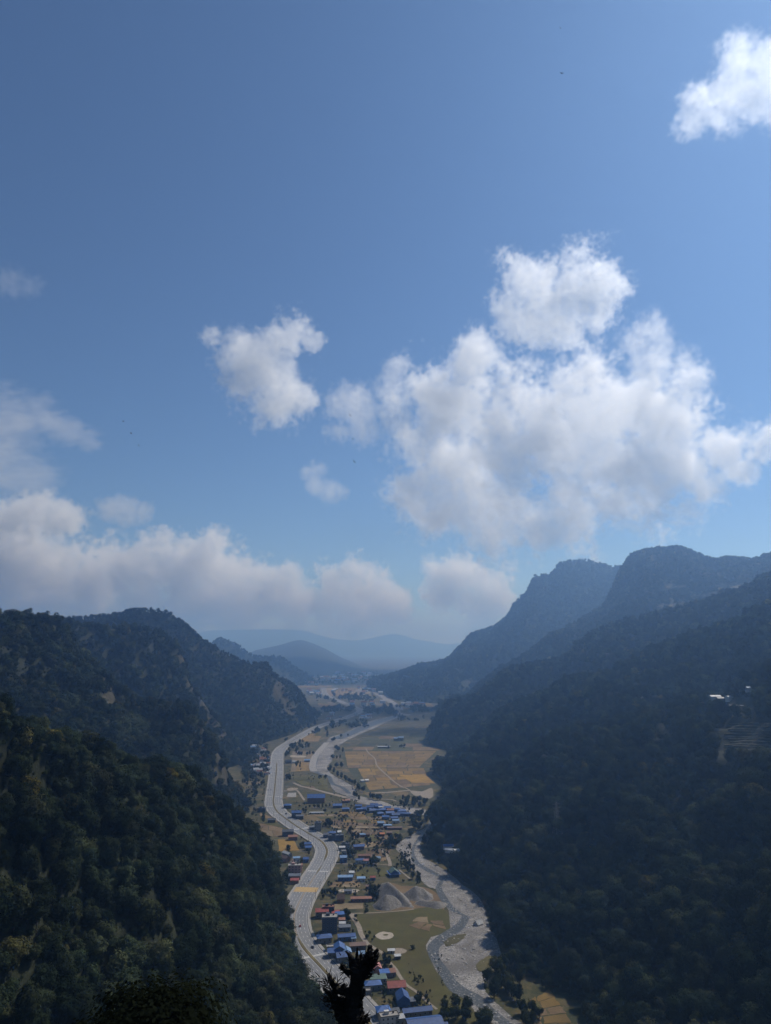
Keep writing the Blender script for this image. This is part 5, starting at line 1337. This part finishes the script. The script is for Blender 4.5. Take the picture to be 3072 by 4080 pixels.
def car_data(mat):
    b = MB()
    prof = [(-2.1, .35), (-2.1, .8), (-1.95, .95), (-1.0, 1.0), (1.2, 1.0), (1.95, .9), (2.1, .7), (2.1, .35)]
    for s_ in (-.82, .82): b.v += [(x, s_, z) for x, z in prof]
    n = len(prof); b.f += [tuple(range(n))[::-1], tuple(range(n, 2 * n))] + [(i, (i + 1) % n, (i + 1) % n + n, i + n) for i in range(n)]
    c = MB(); pc = [(-1.5, 1.0), (-1.0, 1.5), (.6, 1.52), (1.2, 1.0)]
    for s_ in (-.7, .7): c.v += [(x, s_ * (1 if z < 1.2 else .85), z) for x, z in pc]
    c.f += [(3, 2, 1, 0), (4, 5, 6, 7)] + [(i, (i + 1) % 4, (i + 1) % 4 + 4, i + 4) for i in range(4)]
    r = MB().box(-1.0, .6, -.58, .58, 1.52, 1.56)
    return b.data("body", mat), c.data("window", M_GLASS), r.data("roof", mat)
_wheel = MB().tube([(0, -.1, 0), (0, .1, 0)], .33, 12).data("wheel", M_TYRE)
CARM = {n: plain(n + "_car_paint", c, 0.05, 1.0, rough=0.3, spec=0.5) for n, c in (("white", (.7, .7, .7)), ("silver", (.45, .46, .48)), ("dark", (.03, .03, .035)), ("red", (.3, .03, .03)))}
CARD = {n: car_data(m) for n, m in CARM.items()}
def car(px, py, colour, label, side=1, stretch=1.0):
    s_ = s_of([(px, py)])[0]; p, d, n = frame(s_); q = G(px, py, 0.6)
    o = empty("car", (q.x, q.y, 0.62), math.atan2(d.y, d.x) + (math.pi if side < 0 else 0)); o.scale = (stretch, stretch, stretch)
    b, c, r = CARD[colour]; inst("body", b, o); inst("window", c, o); inst("roof", r, o)
    for x in (-1.3, 1.3):
        for y in (-.78, .78): inst("wheel", _wheel, o, (x, y, .33))
    tag(o, label, "car")
car(*zz(Z2, 505, 722), "silver", "silver car just above the ochre road patch")
car(*zz(Z1, 335, 645), "white", "white van at the right kerb of the upper highway", 1, 1.3)
car(*zz(Z1, 388, 815), "dark", "dark car parked at the right kerb of the upper bend", 1, 1.2)
car(*zz(Z1, 220, 550), "dark", "dark car in the left lanes of the upper highway, right one of a pair")
car(*zz(Z1, 190, 552), "dark", "dark car in the left lanes of the upper highway, left one of a pair")
car(*zz(Z3, 395, 466), "white", "white car parked in front of the bright blue hipped roof", 1, 1.15)
car(*zz(Z3, 265, 545), "dark", "dark car at the zebra crossing by the left trees", -1, 1.1)
car(*zz(Z3, 128, 310), "red", "reddish car beside the left trees on the lower curve", -1)
# motorcycles with riders
M_BIKE = plain("motorcycle_paint", (0.04, 0.035, 0.035), 0.2, 2.0, rough=0.4)
M_CLOTH = plain("rider_clothes", (0.06, 0.065, 0.09), 0.2, 2.0)
_bframe = MB().tube([(-.55, 0, .6), (0, 0, .55), (.35, 0, .8), (.5, 0, 1.0)], [.12, .2, .14, .05], 6).data("frame", M_BIKE)
_bwheel = MB().tube([(0, -.06, 0), (0, .06, 0)], .31, 10).data("wheel", M_TYRE)
def rider_mesh():
    me = bpy.data.meshes.new("person")
    vs_ = [(-.15, 0, .85), (-.1, 0, 1.1), (0, 0, 1.38), (.04, 0, 1.52), (.06, 0, 1.68), (.05, .2, 1.36), (.2, .26, 1.12), (.42, .24, 1.02), (.05, -.2, 1.36), (.2, -.26, 1.12), (.42, -.24, 1.02), (.2, .16, .82), (.12, .2, .4), (.2, -.16, .82), (.12, -.2, .4)]
    es = [(0, 1), (1, 2), (2, 3), (3, 4), (2, 5), (5, 6), (6, 7), (2, 8), (8, 9), (9, 10), (0, 11), (11, 12), (0, 13), (13, 14)]
    me.from_pydata(vs_, es, []); o = bpy.data.objects.new("person", me); link(o)
    o.modifiers.new("s", 'SKIN')
    rr = [.14, .15, .15, .06, .11, .07, .05, .04, .07, .05, .04, .08, .06, .08, .06]
    for sv_, r in zip(me.skin_vertices[0].data, rr): sv_.radius = (r, r)
    me.skin_vertices[0].data[0].use_root = True
    md = o.modifiers.new("b", 'SUBSURF'); md.levels = 1; md.render_levels = 1
    dg = bpy.context.evaluated_depsgraph_get(); ev = bpy.data.meshes.new_from_object(o.evaluated_get(dg))
    bpy.data.objects.remove(o); ev.name = "person"; ev.materials.clear(); ev.materials.append(M_CLOTH); return ev
_rider = rider_mesh()
def bike(px, py, lab, side=1):
    s_ = s_of([(px, py)])[0]; p, d, n = frame(s_); q = G(px, py, 0.6); a = math.atan2(d.y, d.x) + (math.pi if side < 0 else 0)
    o = empty("motorcycle", (q.x, q.y, 0.61), a); inst("frame", _bframe, o); inst("wheel", _bwheel, o, (-.62, 0, .31)); inst("wheel", _bwheel, o, (.62, 0, .31))
    tag(o, "small dark motorcycle " + lab, "motorcycle")
    r = inst("person", _rider, None, (q.x, q.y, 0.62), (0, 0, a)); tag(r, "rider in dark clothes on the motorcycle " + lab, "person")
bike(*zz(Z2, 450, 768), "left of the silver car above the ochre patch"); bike(*zz(Z2, 610, 362), "in the left lanes of the highway bend", -1)
bike(*zz(Z2, 525, 207), "near the median above the highway bend", 1); bike(*zz(Z1, 262, 369), "alone on the far straight", -1); bike(*zz(Z1, 350, 796), "at the right edge of the upper bend", 1)

# ------------------------------------------------------------------ dead tree in front of the viewpoint
def m_bark_dark():
    m, nt, out = nmat("backlit_dark_bark"); p = pos(nt)
    n = noise(nt, p, 9, 6, 0.75); c = ramp(nt, n, [(0.3, (0.008, 0.008, 0.009)), (0.7, (0.03, 0.026, 0.024))])  # near-black tone paints the backlit silhouette into the bark
    principled(nt, out, c, 0.95, noise(nt, p, 22, 5, 0.8), 1.0, 0.03); return m
M_DEAD = m_bark_dark()
DT = 11.0
def dz(x, y, off=0.0): return P(1250 + x / 4.76, 3750 + y / 4.76, DT + off)
dt = empty("dead_tree", P(1404, 4080, DT) - Vector((0, 0, 3.4)))
DO = dt.location.copy()
def L3(*q): return [dz(*a) - DO for a in q]
rs = random.Random(9)
def rough_tube(path, rad, n=14, sub=5, jit=0.12):
    pts = smooth_loop(path, sub, closed=False); mb = MB(); rr = []
    for i in range(len(pts)):
        t = i / (len(pts) - 1) * (len(rad) - 1); k = min(int(t), len(rad) - 2); rr.append(rad[k] + (rad[k + 1] - rad[k]) * (t - k))
    mb.tube(pts, rr, n)
    v = np.array(mb.v); c = np.repeat(np.array([tuple(p) for p in pts]), n, 0)
    nz_ = fbm(v * 14.0 + 3, 4) - 0.5
    v = c + (v - c) * (1 + nz_[:, None] * jit * 6)
    mb.v = [tuple(q) for q in v]; return mb
pxm = DT / FPX / 4.76 * 1.03      # metres per zoomed pixel
trunk_path = [Vector((0, 0, 0)), Vector((0, 0, 1.6))] + L3((740, 1700), (730, 1500), (720, 1350), (750, 1200), (770, 1050), (800, 900), (820, 780), (840, 640), (860, 540), (870, 430), (860, 330))
rough_tube(trunk_path, [220 * pxm, 220 * pxm, 200 * pxm, 195 * pxm, 185 * pxm, 150 * pxm, 135 * pxm, 115 * pxm, 115 * pxm, 140 * pxm, 160 * pxm, 140 * pxm, 60 * pxm]).build("trunk", M_DEAD, dt)
def limb(a, r0, r1, jit=0.1): rough_tube(L3(*a), [r0 * pxm, (r0 + r1) / 2 * pxm, r1 * pxm], 9, 5, jit).build("branch", M_DEAD, dt)
limb([(960, 480), (1030, 330), (1060, 200), (1070, 80)], 90, 38, 0.2)
limb([(1000, 420), (1090, 300), (1160, 220), (1220, 150)], 50, 24)
limb([(1010, 480), (1110, 400), (1170, 330), (1215, 250)], 80, 40, 0.2)
limb([(860, 420), (890, 320), (900, 240)], 70, 14)
limb([(820, 420), (820, 250), (828, 105)], 50, 5)
limb([(760, 440), (700, 300), (600, 185)], 70, 8)
limb([(730, 420), (690, 340), (660, 270)], 50, 6)
limb([(720, 500), (690, 330), (670, 250)], 50, 10)
limb([(940, 480), (960, 360), (985, 250)], 60, 12)
limb([(690, 620), (600, 560), (530, 480)], 50, 34, 0.25)
limb([(700, 980), (560, 960), (420, 900), (330, 780), (280, 620)], 70, 26, 0.2)
limb([(560, 960), (540, 880), (590, 805)], 50, 18)
limb([(640, 1180), (480, 1120), (300, 1000), (180, 880)], 80, 16, 0.25)
limb([(560, 1300), (420, 1180), (360, 1060), (440, 800)], 90, 20, 0.25)
limb([(600, 1500), (500, 1350), (420, 1250)], 140, 60, 0.25)
limb([(880, 1500), (980, 1480), (1075, 1485)], 60, 26, 0.2)
limb([(880, 1520), (960, 1440), (1020, 1380)], 40, 12)
limb([(860, 1100), (930, 1000), (960, 900)], 60, 20, 0.2)
limb([(960, 700), (1060, 680), (1110, 620)], 30, 5)
tw = MB()
def spikes(cx, cy, rx, ry, n, l0, l1, w, up=0.3):
    for i in range(n):
        x, y = rs.gauss(cx, rx), rs.gauss(cy, ry); a = math.atan2(y - cy, x - cx) + rs.gauss(0, 0.6); l = rs.uniform(l0, l1)
        p0 = dz(x, y, rs.uniform(-.15, .15)) - DO; p1 = dz(x + math.cos(a) * l, y + math.sin(a) * l - up * l, rs.uniform(-.2, .2)) - DO
        tw.tube([p0, p0.lerp(p1, .5) + Vector((rs.uniform(-.01, .01), 0, rs.uniform(-.01, .01))), p1], [w * pxm, w * .7 * pxm, 1.0 * pxm], 4, False)
spikes(310, 880, 100, 120, 90, 50, 170, 9); spikes(420, 1130, 100, 110, 100, 50, 140, 11); spikes(560, 1350, 70, 110, 130, 40, 110, 13)
spikes(850, 520, 120, 120, 150, 40, 120, 11, 0.4); spikes(1080, 380, 60, 90, 130, 30, 90, 12); spikes(540, 500, 20, 25, 50, 20, 50, 12); spikes(920, 1480, 60, 40, 90, 40, 110, 10); spikes(1050, 640, 30, 30, 40, 30, 90, 6); spikes(880, 1000, 30, 160, 60, 20, 60, 10)
o = tw.build("dry_twigs", M_DEAD, dt); o["kind"] = "stuff"
tag(dt, "broken dead tree painted dark as if backlit, with ragged stubs close to the viewpoint", "dead tree")

# leafy tree close by at the bottom left
M_NLEAF = leaf_mat("near_leaves", [(0.0, (0.016, 0.022, 0.013)), (1.0, (0.022, 0.028, 0.016))], 0.3)
tp_ = P(600, 3925, 34); gz = 232.0
nt_ = empty("broadleaf_tree", (tp_.x, tp_.y, gz), 0.6); hh_ = tp_.z - gz
inst("trunk", TRUNKS[1], nt_, scale=(hh_, hh_, hh_))
c_ = crown_mesh("crown", 124, M_NLEAF, 150, 170, 0.018, .5, .36, .6, .05)
inst("crown", c_, nt_, (0, 0, hh_ - 6.4), (0, 0, 0), (6.8, 6.8, 6.6))
tag(nt_, "leafy tree crown nearest to the viewer at the lower left", "tree")

# ------------------------------------------------------------------ birds
M_BIRD = plain("bird_plumage", (0.05, 0.055, 0.07), 0.2, 5.0)
_bb = MB().tube([(-.17, 0, 0), (-.1, 0, .01), (0, 0, .015), (.09, 0, .012), (.13, 0, .0)], [.006, .03, .045, .032, .006], 7).data("body", M_BIRD)
_bw = MB().add([(.06, 0, .02), (-.05, 0, .02), (-.06, .16, .07), (.05, .15, .075), (-.12, .34, .05), (-.06, .36, .05)], [(0, 3, 2, 1), (3, 5, 4, 2)]).data("wing", M_BIRD)
_bt = MB().add([(-.15, .0, 0), (-.27, .05, 0), (-.24, 0, 0), (-.27, -.05, 0)], [(0, 1, 2), (0, 2, 3)]).data("tail", M_BIRD)
for k, (px, py, D, rx, ry, rz, lab) in enumerate(((2232, 112, 95, 0.9, 0, 1.5, "highest small dark bird at the top right"), (2238, 292, 80, 0.2, 0.3, 1.6, "small dark bird below the highest one"), (2266, 457, 110, 0.5, 0, 0.9, "faint bird lowest of three at the top right"),
                                     (492, 1679, 75, 0.1, 0.0, 0.1, "pale bird with spread wings at the left, highest of three"), (522, 1727, 70, 0.8, 0.2, 0.8, "dark bird in the middle of three at the left"), (553, 1776, 95, 1.0, 0, 1.4, "faint bird lowest of three at the left"),
                                     (1406, 1749, 80, 0.4, 0.1, 0.4, "dark bird right of the dog-shaped cloud"), (1411, 1840, 85, 0.9, 0.2, 2.2, "bird below the one right of the dog-shaped cloud"), (1395, 1655, 95, 0.9, 0.2, 2.0, "faint bird in front of the thin cloud near the centre"))):
    o = empty("bird", P(px, py, D), rz); o.rotation_euler = (rx, ry, rz); o.scale = (.7, .7, .7)
    inst("body", _bb, o); inst("wing", _bw, o); inst("wing", _bw, o, scale=(1, -1, 1)); inst("tail", _bt, o); tag(o, lab, "bird")
# ------------------------------------------------------------------ haze
def vol_mat(name, col, dens, aniso, attr="", absc=(0, 0, 0)):
    m, nt, out = nmat(name)
    v = nt.nodes.new("ShaderNodeVolumePrincipled")
    v.inputs["Color"].default_value = (*col, 1)
    v.inputs["Density"].default_value = dens
    v.inputs["Density Attribute"].default_value = attr
    v.inputs["Anisotropy"].default_value = aniso
    v.inputs["Absorption Color"].default_value = (*absc, 1)
    nt.links.new(v.outputs[0], out.inputs["Volume"])
    return m
hz = MB().box(-20000, 20000, -2500, 32000, -1.0, 940).build("haze", vol_mat("haze_air", (0.32, 0.57, 1.0), 1.5e-4, 0.64, "", (0.5, 0.5, 0.5)))
tag(hz, "pale blue haze filling the valley air", "haze", kind="stuff")

# ------------------------------------------------------------------ clouds
def cloud(name, label, blobs, D, tau=1.0, res=150, seed=0, soft=0.3, thr=0.42, nz=1.0, nscale=1.0, col=(0.998, 0.998, 1.0), squash=1.0, stretch=(1, 1, 1)):
    """blobs: (px, py, r in photo pixels) at distance D; vapour whose density follows the puffs, eaten into by fractal noise"""
    rs = random.Random(seed)
    k = D / FPX
    big, mid, sml = [], [], []
    rads = sorted(b[2] for b in blobs)
    rb = rads[len(rads) // 2] * k * 1.25
    org = sum((P(b[0], b[1], D) for b in blobs), Vector()) / len(blobs)
    pts = []
    for (px, py, r) in blobs:
        R = r * k; c = P(px, py, D) - org
        c.y += rs.uniform(-0.45, 0.45) * R
        pts.append((c, R * 1.12))
        for i in range(7):
            a = Vector((rs.gauss(0, 1), rs.gauss(0, 1) * 0.8, rs.gauss(0, 1) * 0.8 + 0.25)).normalized()
            pts.append((c + a * R * 0.72, R * rs.uniform(0.35, 0.55)))
    cls = {}
    for c, R in pts:
        key = round(math.log(R / k) / math.log(1.5))
        cls.setdefault(key, []).append(c)
    lo = Vector([min(c[i] - R * 1.3 for c, R in pts) for i in range(3)])
    hi = Vector([max(c[i] + R * 1.3 for c, R in pts) for i in range(3)])
    # one point mesh per radius class, kept in one mesh with a class attribute
    keys = sorted(cls)
    v = []; ca = []
    for q in keys:
        for c in cls[q]: v.append(tuple(c)); ca.append(q)
    me = bpy.data.meshes.new(name); me.from_pydata(v, [], [])
    at = me.attributes.new("size_class", 'INT', 'POINT'); at.data.foreach_set("value", ca)
    o = bpy.data.objects.new(name, me); link(o); o.location = org
    mat = vol_mat(name + "_vapour", col, tau / (k * 100), 0.45, "density")
    ng = bpy.data.node_groups.new(name + "_vapour", 'GeometryNodeTree')
    ng.interface.new_socket("Geometry", in_out='INPUT', socket_type='NodeSocketGeometry')
    ng.interface.new_socket("Geometry", in_out='OUTPUT', socket_type='NodeSocketGeometry')
    N, L = ng.nodes, ng.links
    gi = N.new("NodeGroupInput"); go = N.new("NodeGroupOutput")
    def mth(op, a, b=None, c=None):
        m = N.new("ShaderNodeMath"); m.operation = op
        for i, q in enumerate((a, b, c)):
            if q is None: continue
            if isinstance(q, (int, float)): m.inputs[i].default_value = q
            else: L.new(q, m.inputs[i])
        return m.outputs[0]
    na = N.new("GeometryNodeInputNamedAttribute"); na.data_type = 'INT'; na.inputs[0].default_value = "size_class"
    d = None
    for q in keys:
        cmp = N.new("FunctionNodeCompare"); cmp.data_type = 'INT'; cmp.operation = 'EQUAL'
        L.new(na.outputs[0], cmp.inputs[2]); cmp.inputs[3].default_value = q
        sp = N.new("GeometryNodeSeparateGeometry"); L.new(gi.outputs[0], sp.inputs[0]); L.new(cmp.outputs[0], sp.inputs[1])
        px = N.new("GeometryNodeProximity"); px.target_element = 'POINTS'; L.new(sp.outputs[0], px.inputs[0])
        R = 1.5 ** q * k
        e = mth('MULTIPLY_ADD', px.outputs["Distance"], -1.0 / R, 1.0)
        d = e if d is None else mth('SMOOTH_MAX', d, e, 0.15)
    ps = N.new("GeometryNodeInputPosition")
    vm = N.new("ShaderNodeVectorMath"); vm.operation = 'MULTIPLY'; vm.inputs[1].default_value = stretch; L.new(ps.outputs[0], vm.inputs[0])
    def nzf(scale_px, det, rough, off):
        vo = N.new("ShaderNodeVectorMath"); vo.operation = 'ADD'; vo.inputs[1].default_value = (off * 991.0 * k, seed * 313.0 * k, 0); L.new(vm.outputs[0], vo.inputs[0])
        n = N.new("ShaderNodeTexNoise"); n.inputs["Scale"].default_value = 1.0 / (scale_px * k); n.inputs["Detail"].default_value = det; n.inputs["Roughness"].default_value = rough
        n.inputs["Distortion"].default_value = 0.0
        L.new(vo.outputs[0], n.inputs["Vector"]); return n.outputs[0]
    n1 = nzf(150 * nscale, 5, 0.6, 1)
    n2 = nzf(30 * nscale, 2, 0.65, 2)
    t = mth('MULTIPLY_ADD', n1, 3.0 * nz, d)
    t = mth('MULTIPLY_ADD', n2, 1.8 * nz, t)
    t = mth('SUBTRACT', t, 2.4 * nz + thr - 0.42)
    t = mth('DIVIDE', t, soft * 2)
    t.node.use_clamp = True
    vc = N.new("GeometryNodeVolumeCube"); L.new(t, vc.inputs["Density"])
    vc.inputs["Min"].default_value = lo; vc.inputs["Max"].default_value = hi
    sz = hi - lo; vox = max(sz) / res
    for nm, q in (("Resolution X", sz.x), ("Resolution Y", sz.y * 0.55), ("Resolution Z", sz.z)): vc.inputs[nm].default_value = max(8, int(q / vox))
    sm = N.new("GeometryNodeSetMaterial"); sm.inputs["Material"].default_value = mat
    L.new(vc.outputs[0], sm.inputs[0]); L.new(sm.outputs[0], go.inputs[0])
    me.materials.append(mat)
    md = o.modifiers.new("vapour", 'NODES'); md.node_group = ng
    tag(o, label, "cloud")
    return o
V_ = 1.844     # the lists below were read off at 1/1.844 size
def cb(*q): return [(a * V_, b * V_, r * V_) for (a, b, r) in q]
CL = "cloud"
cloud(CL, "white dog-shaped cloud alone left of centre", cb((455, 735, 34), (480, 770, 26), (510, 748, 40), (545, 770, 46), (580, 760, 50), (615, 735, 48), (640, 715, 40), (672, 740, 30), (585, 800, 50), (560, 830, 58), (600, 850, 56), (640, 862, 36), (670, 866, 22), (585, 880, 34)), 9000, 0.9, 210, seed=1, thr=0.5, soft=0.2, nz=1.1)
cloud(CL, "upper white cloud above the big cloud bank", cb((1090, 640, 40), (1130, 615, 54), (1175, 630, 66), (1230, 615, 66), (1285, 590, 54), (1315, 612, 34), (1220, 680, 60), (1270, 670, 52), (1170, 700, 56), (1180, 660, 62), (1110, 690, 36), (1230, 720, 36)), 9000, 0.9, 220, seed=2, thr=0.56, soft=0.2, nz=1.15)
cloud(CL, "big billowing cloud bank over the right mountains", cb((1030, 790, 74), (960, 860, 88), (900, 960, 70), (1010, 900, 98), (1080, 900, 68), (1000, 1010, 105), (1100, 1000, 100), (940, 1060, 80), (1060, 1100, 98), (1190, 880, 78), (1240, 870, 80),
      (1240, 960, 104), (1330, 900, 94), (1390, 890, 84), (1360, 1000, 104), (1450, 910, 80), (1480, 980, 72), (1550, 985, 56), (1590, 1010, 46), (1500, 1040, 60), (1400, 1060, 80), (1260, 1080, 86), (1160, 1130, 74), (1080, 1170, 54), (1330, 1090, 70), (1620, 960, 40), (1655, 935, 46), (1700, 930, 50), (1200, 1160, 50)), 9800, 1.05, 320, seed=3, thr=0.64, soft=0.2, nz=1.2)
cloud(CL, "grey puff added before the big cloud bank to shade the fields", cb((1290, 905, 52), (1330, 895, 50), (1260, 945, 52), (1300, 950, 52), (1238, 968, 40)), 3250, 0.5, 120, seed=15)  # added cloud, placed to drop its shadow on the riverside fields
cloud(CL, "ragged thin cloud above the right end of the cloud bank", cb((1370, 740, 40), (1400, 720, 36), (1430, 770, 44), (1470, 800, 40), (1500, 820, 36), (1390, 790, 40)), 9400, 0.6, 150, seed=4, thr=0.44)
cloud(CL, "thin torn cloud left of the big cloud bank", cb((745, 880, 40), (790, 870, 50), (840, 840, 44), (855, 800, 34), (730, 930, 30), (850, 890, 46), (790, 910, 40)), 9400, 0.65, 170, seed=5, thr=0.42)
cloud(CL, "white cloud at the upper right corner", cb((1500, 250, 40), (1540, 200, 56), (1590, 150, 60), (1640, 140, 64), (1690, 150, 70), (1590, 210, 66), (1640, 220, 60), (1560, 250, 44), (1700, 230, 60), (1490, 290, 24)), 8000, 0.6, 190, seed=6, thr=0.56)
cloud(CL, "tiny hooked cloud below the dog-shaped one", cb((680, 1020, 26), (685, 1050, 28), (715, 1060, 26), (740, 1068, 18)), 9500, 0.6, 90, seed=7, thr=0.44)
cloud(CL, "streaky grey-white cloud at the left edge", cb((20, 900, 60), (90, 890, 50), (150, 930, 44), (190, 950, 28), (30, 960, 70), (60, 1020, 56), (0, 1010, 70), (-40, 950, 80)), 9500, 0.32, 190, seed=8, thr=0.48, stretch=(0.5, 1, 1.5))
cloud(CL, "small rounded cloud at lower left", cb((245, 1105, 26), (275, 1098, 30), (308, 1108, 26), (270, 1120, 26)), 11000, 0.8, 100, seed=9, thr=0.38)
cloud(CL, "faint small cloud at the far left", cb((20, 605, 36), (55, 610, 30)), 9000, 0.18, 80, seed=10, thr=0.5)
cloud(CL, "towering cumulus at the left edge above the left hills", cb((10, 1150, 70), (70, 1140, 60), (120, 1120, 36), (60, 1230, 90), (140, 1240, 66), (0, 1270, 100), (190, 1270, 50), (100, 1290, 80), (-60, 1200, 90)), 36000, 1.7, 200, seed=11, thr=0.48, soft=0.16, nz=1.25)
cloud(CL, "long cumulus row above the left ridge", cb((240, 1250, 60), (310, 1230, 56), (360, 1215, 60), (400, 1240, 70), (300, 1290, 70), (460, 1230, 52), (490, 1250, 56), (450, 1290, 76), (540, 1290, 56), (590, 1290, 50), (620, 1265, 44), (640, 1300, 50), (380, 1310, 60), (520, 1320, 50)), 36000, 1.7, 230, seed=12, thr=0.48, soft=0.16, nz=1.25)
cloud(CL, "distant cumulus above the valley mouth", cb((720, 1270, 40), (770, 1255, 46), (810, 1270, 46), (830, 1300, 44), (770, 1300, 50), (710, 1310, 46), (860, 1320, 34), (760, 1330, 40)), 36000, 1.7, 150, seed=13, thr=0.48, soft=0.16, nz=1.25)
cloud(CL, "distant cumulus left of the tall blue mountain", cb((980, 1250, 36), (1020, 1245, 44), (1050, 1270, 40), (1000, 1290, 50), (960, 1290, 38), (1070, 1300, 40), (1040, 1320, 40)), 36000, 1.7, 140, seed=14, thr=0.48, soft=0.16, nz=1.25)
for o in [q for q in bpy.data.objects if q.name.split(".")[0] == "cloud"]: o["kind"] = "stuff"
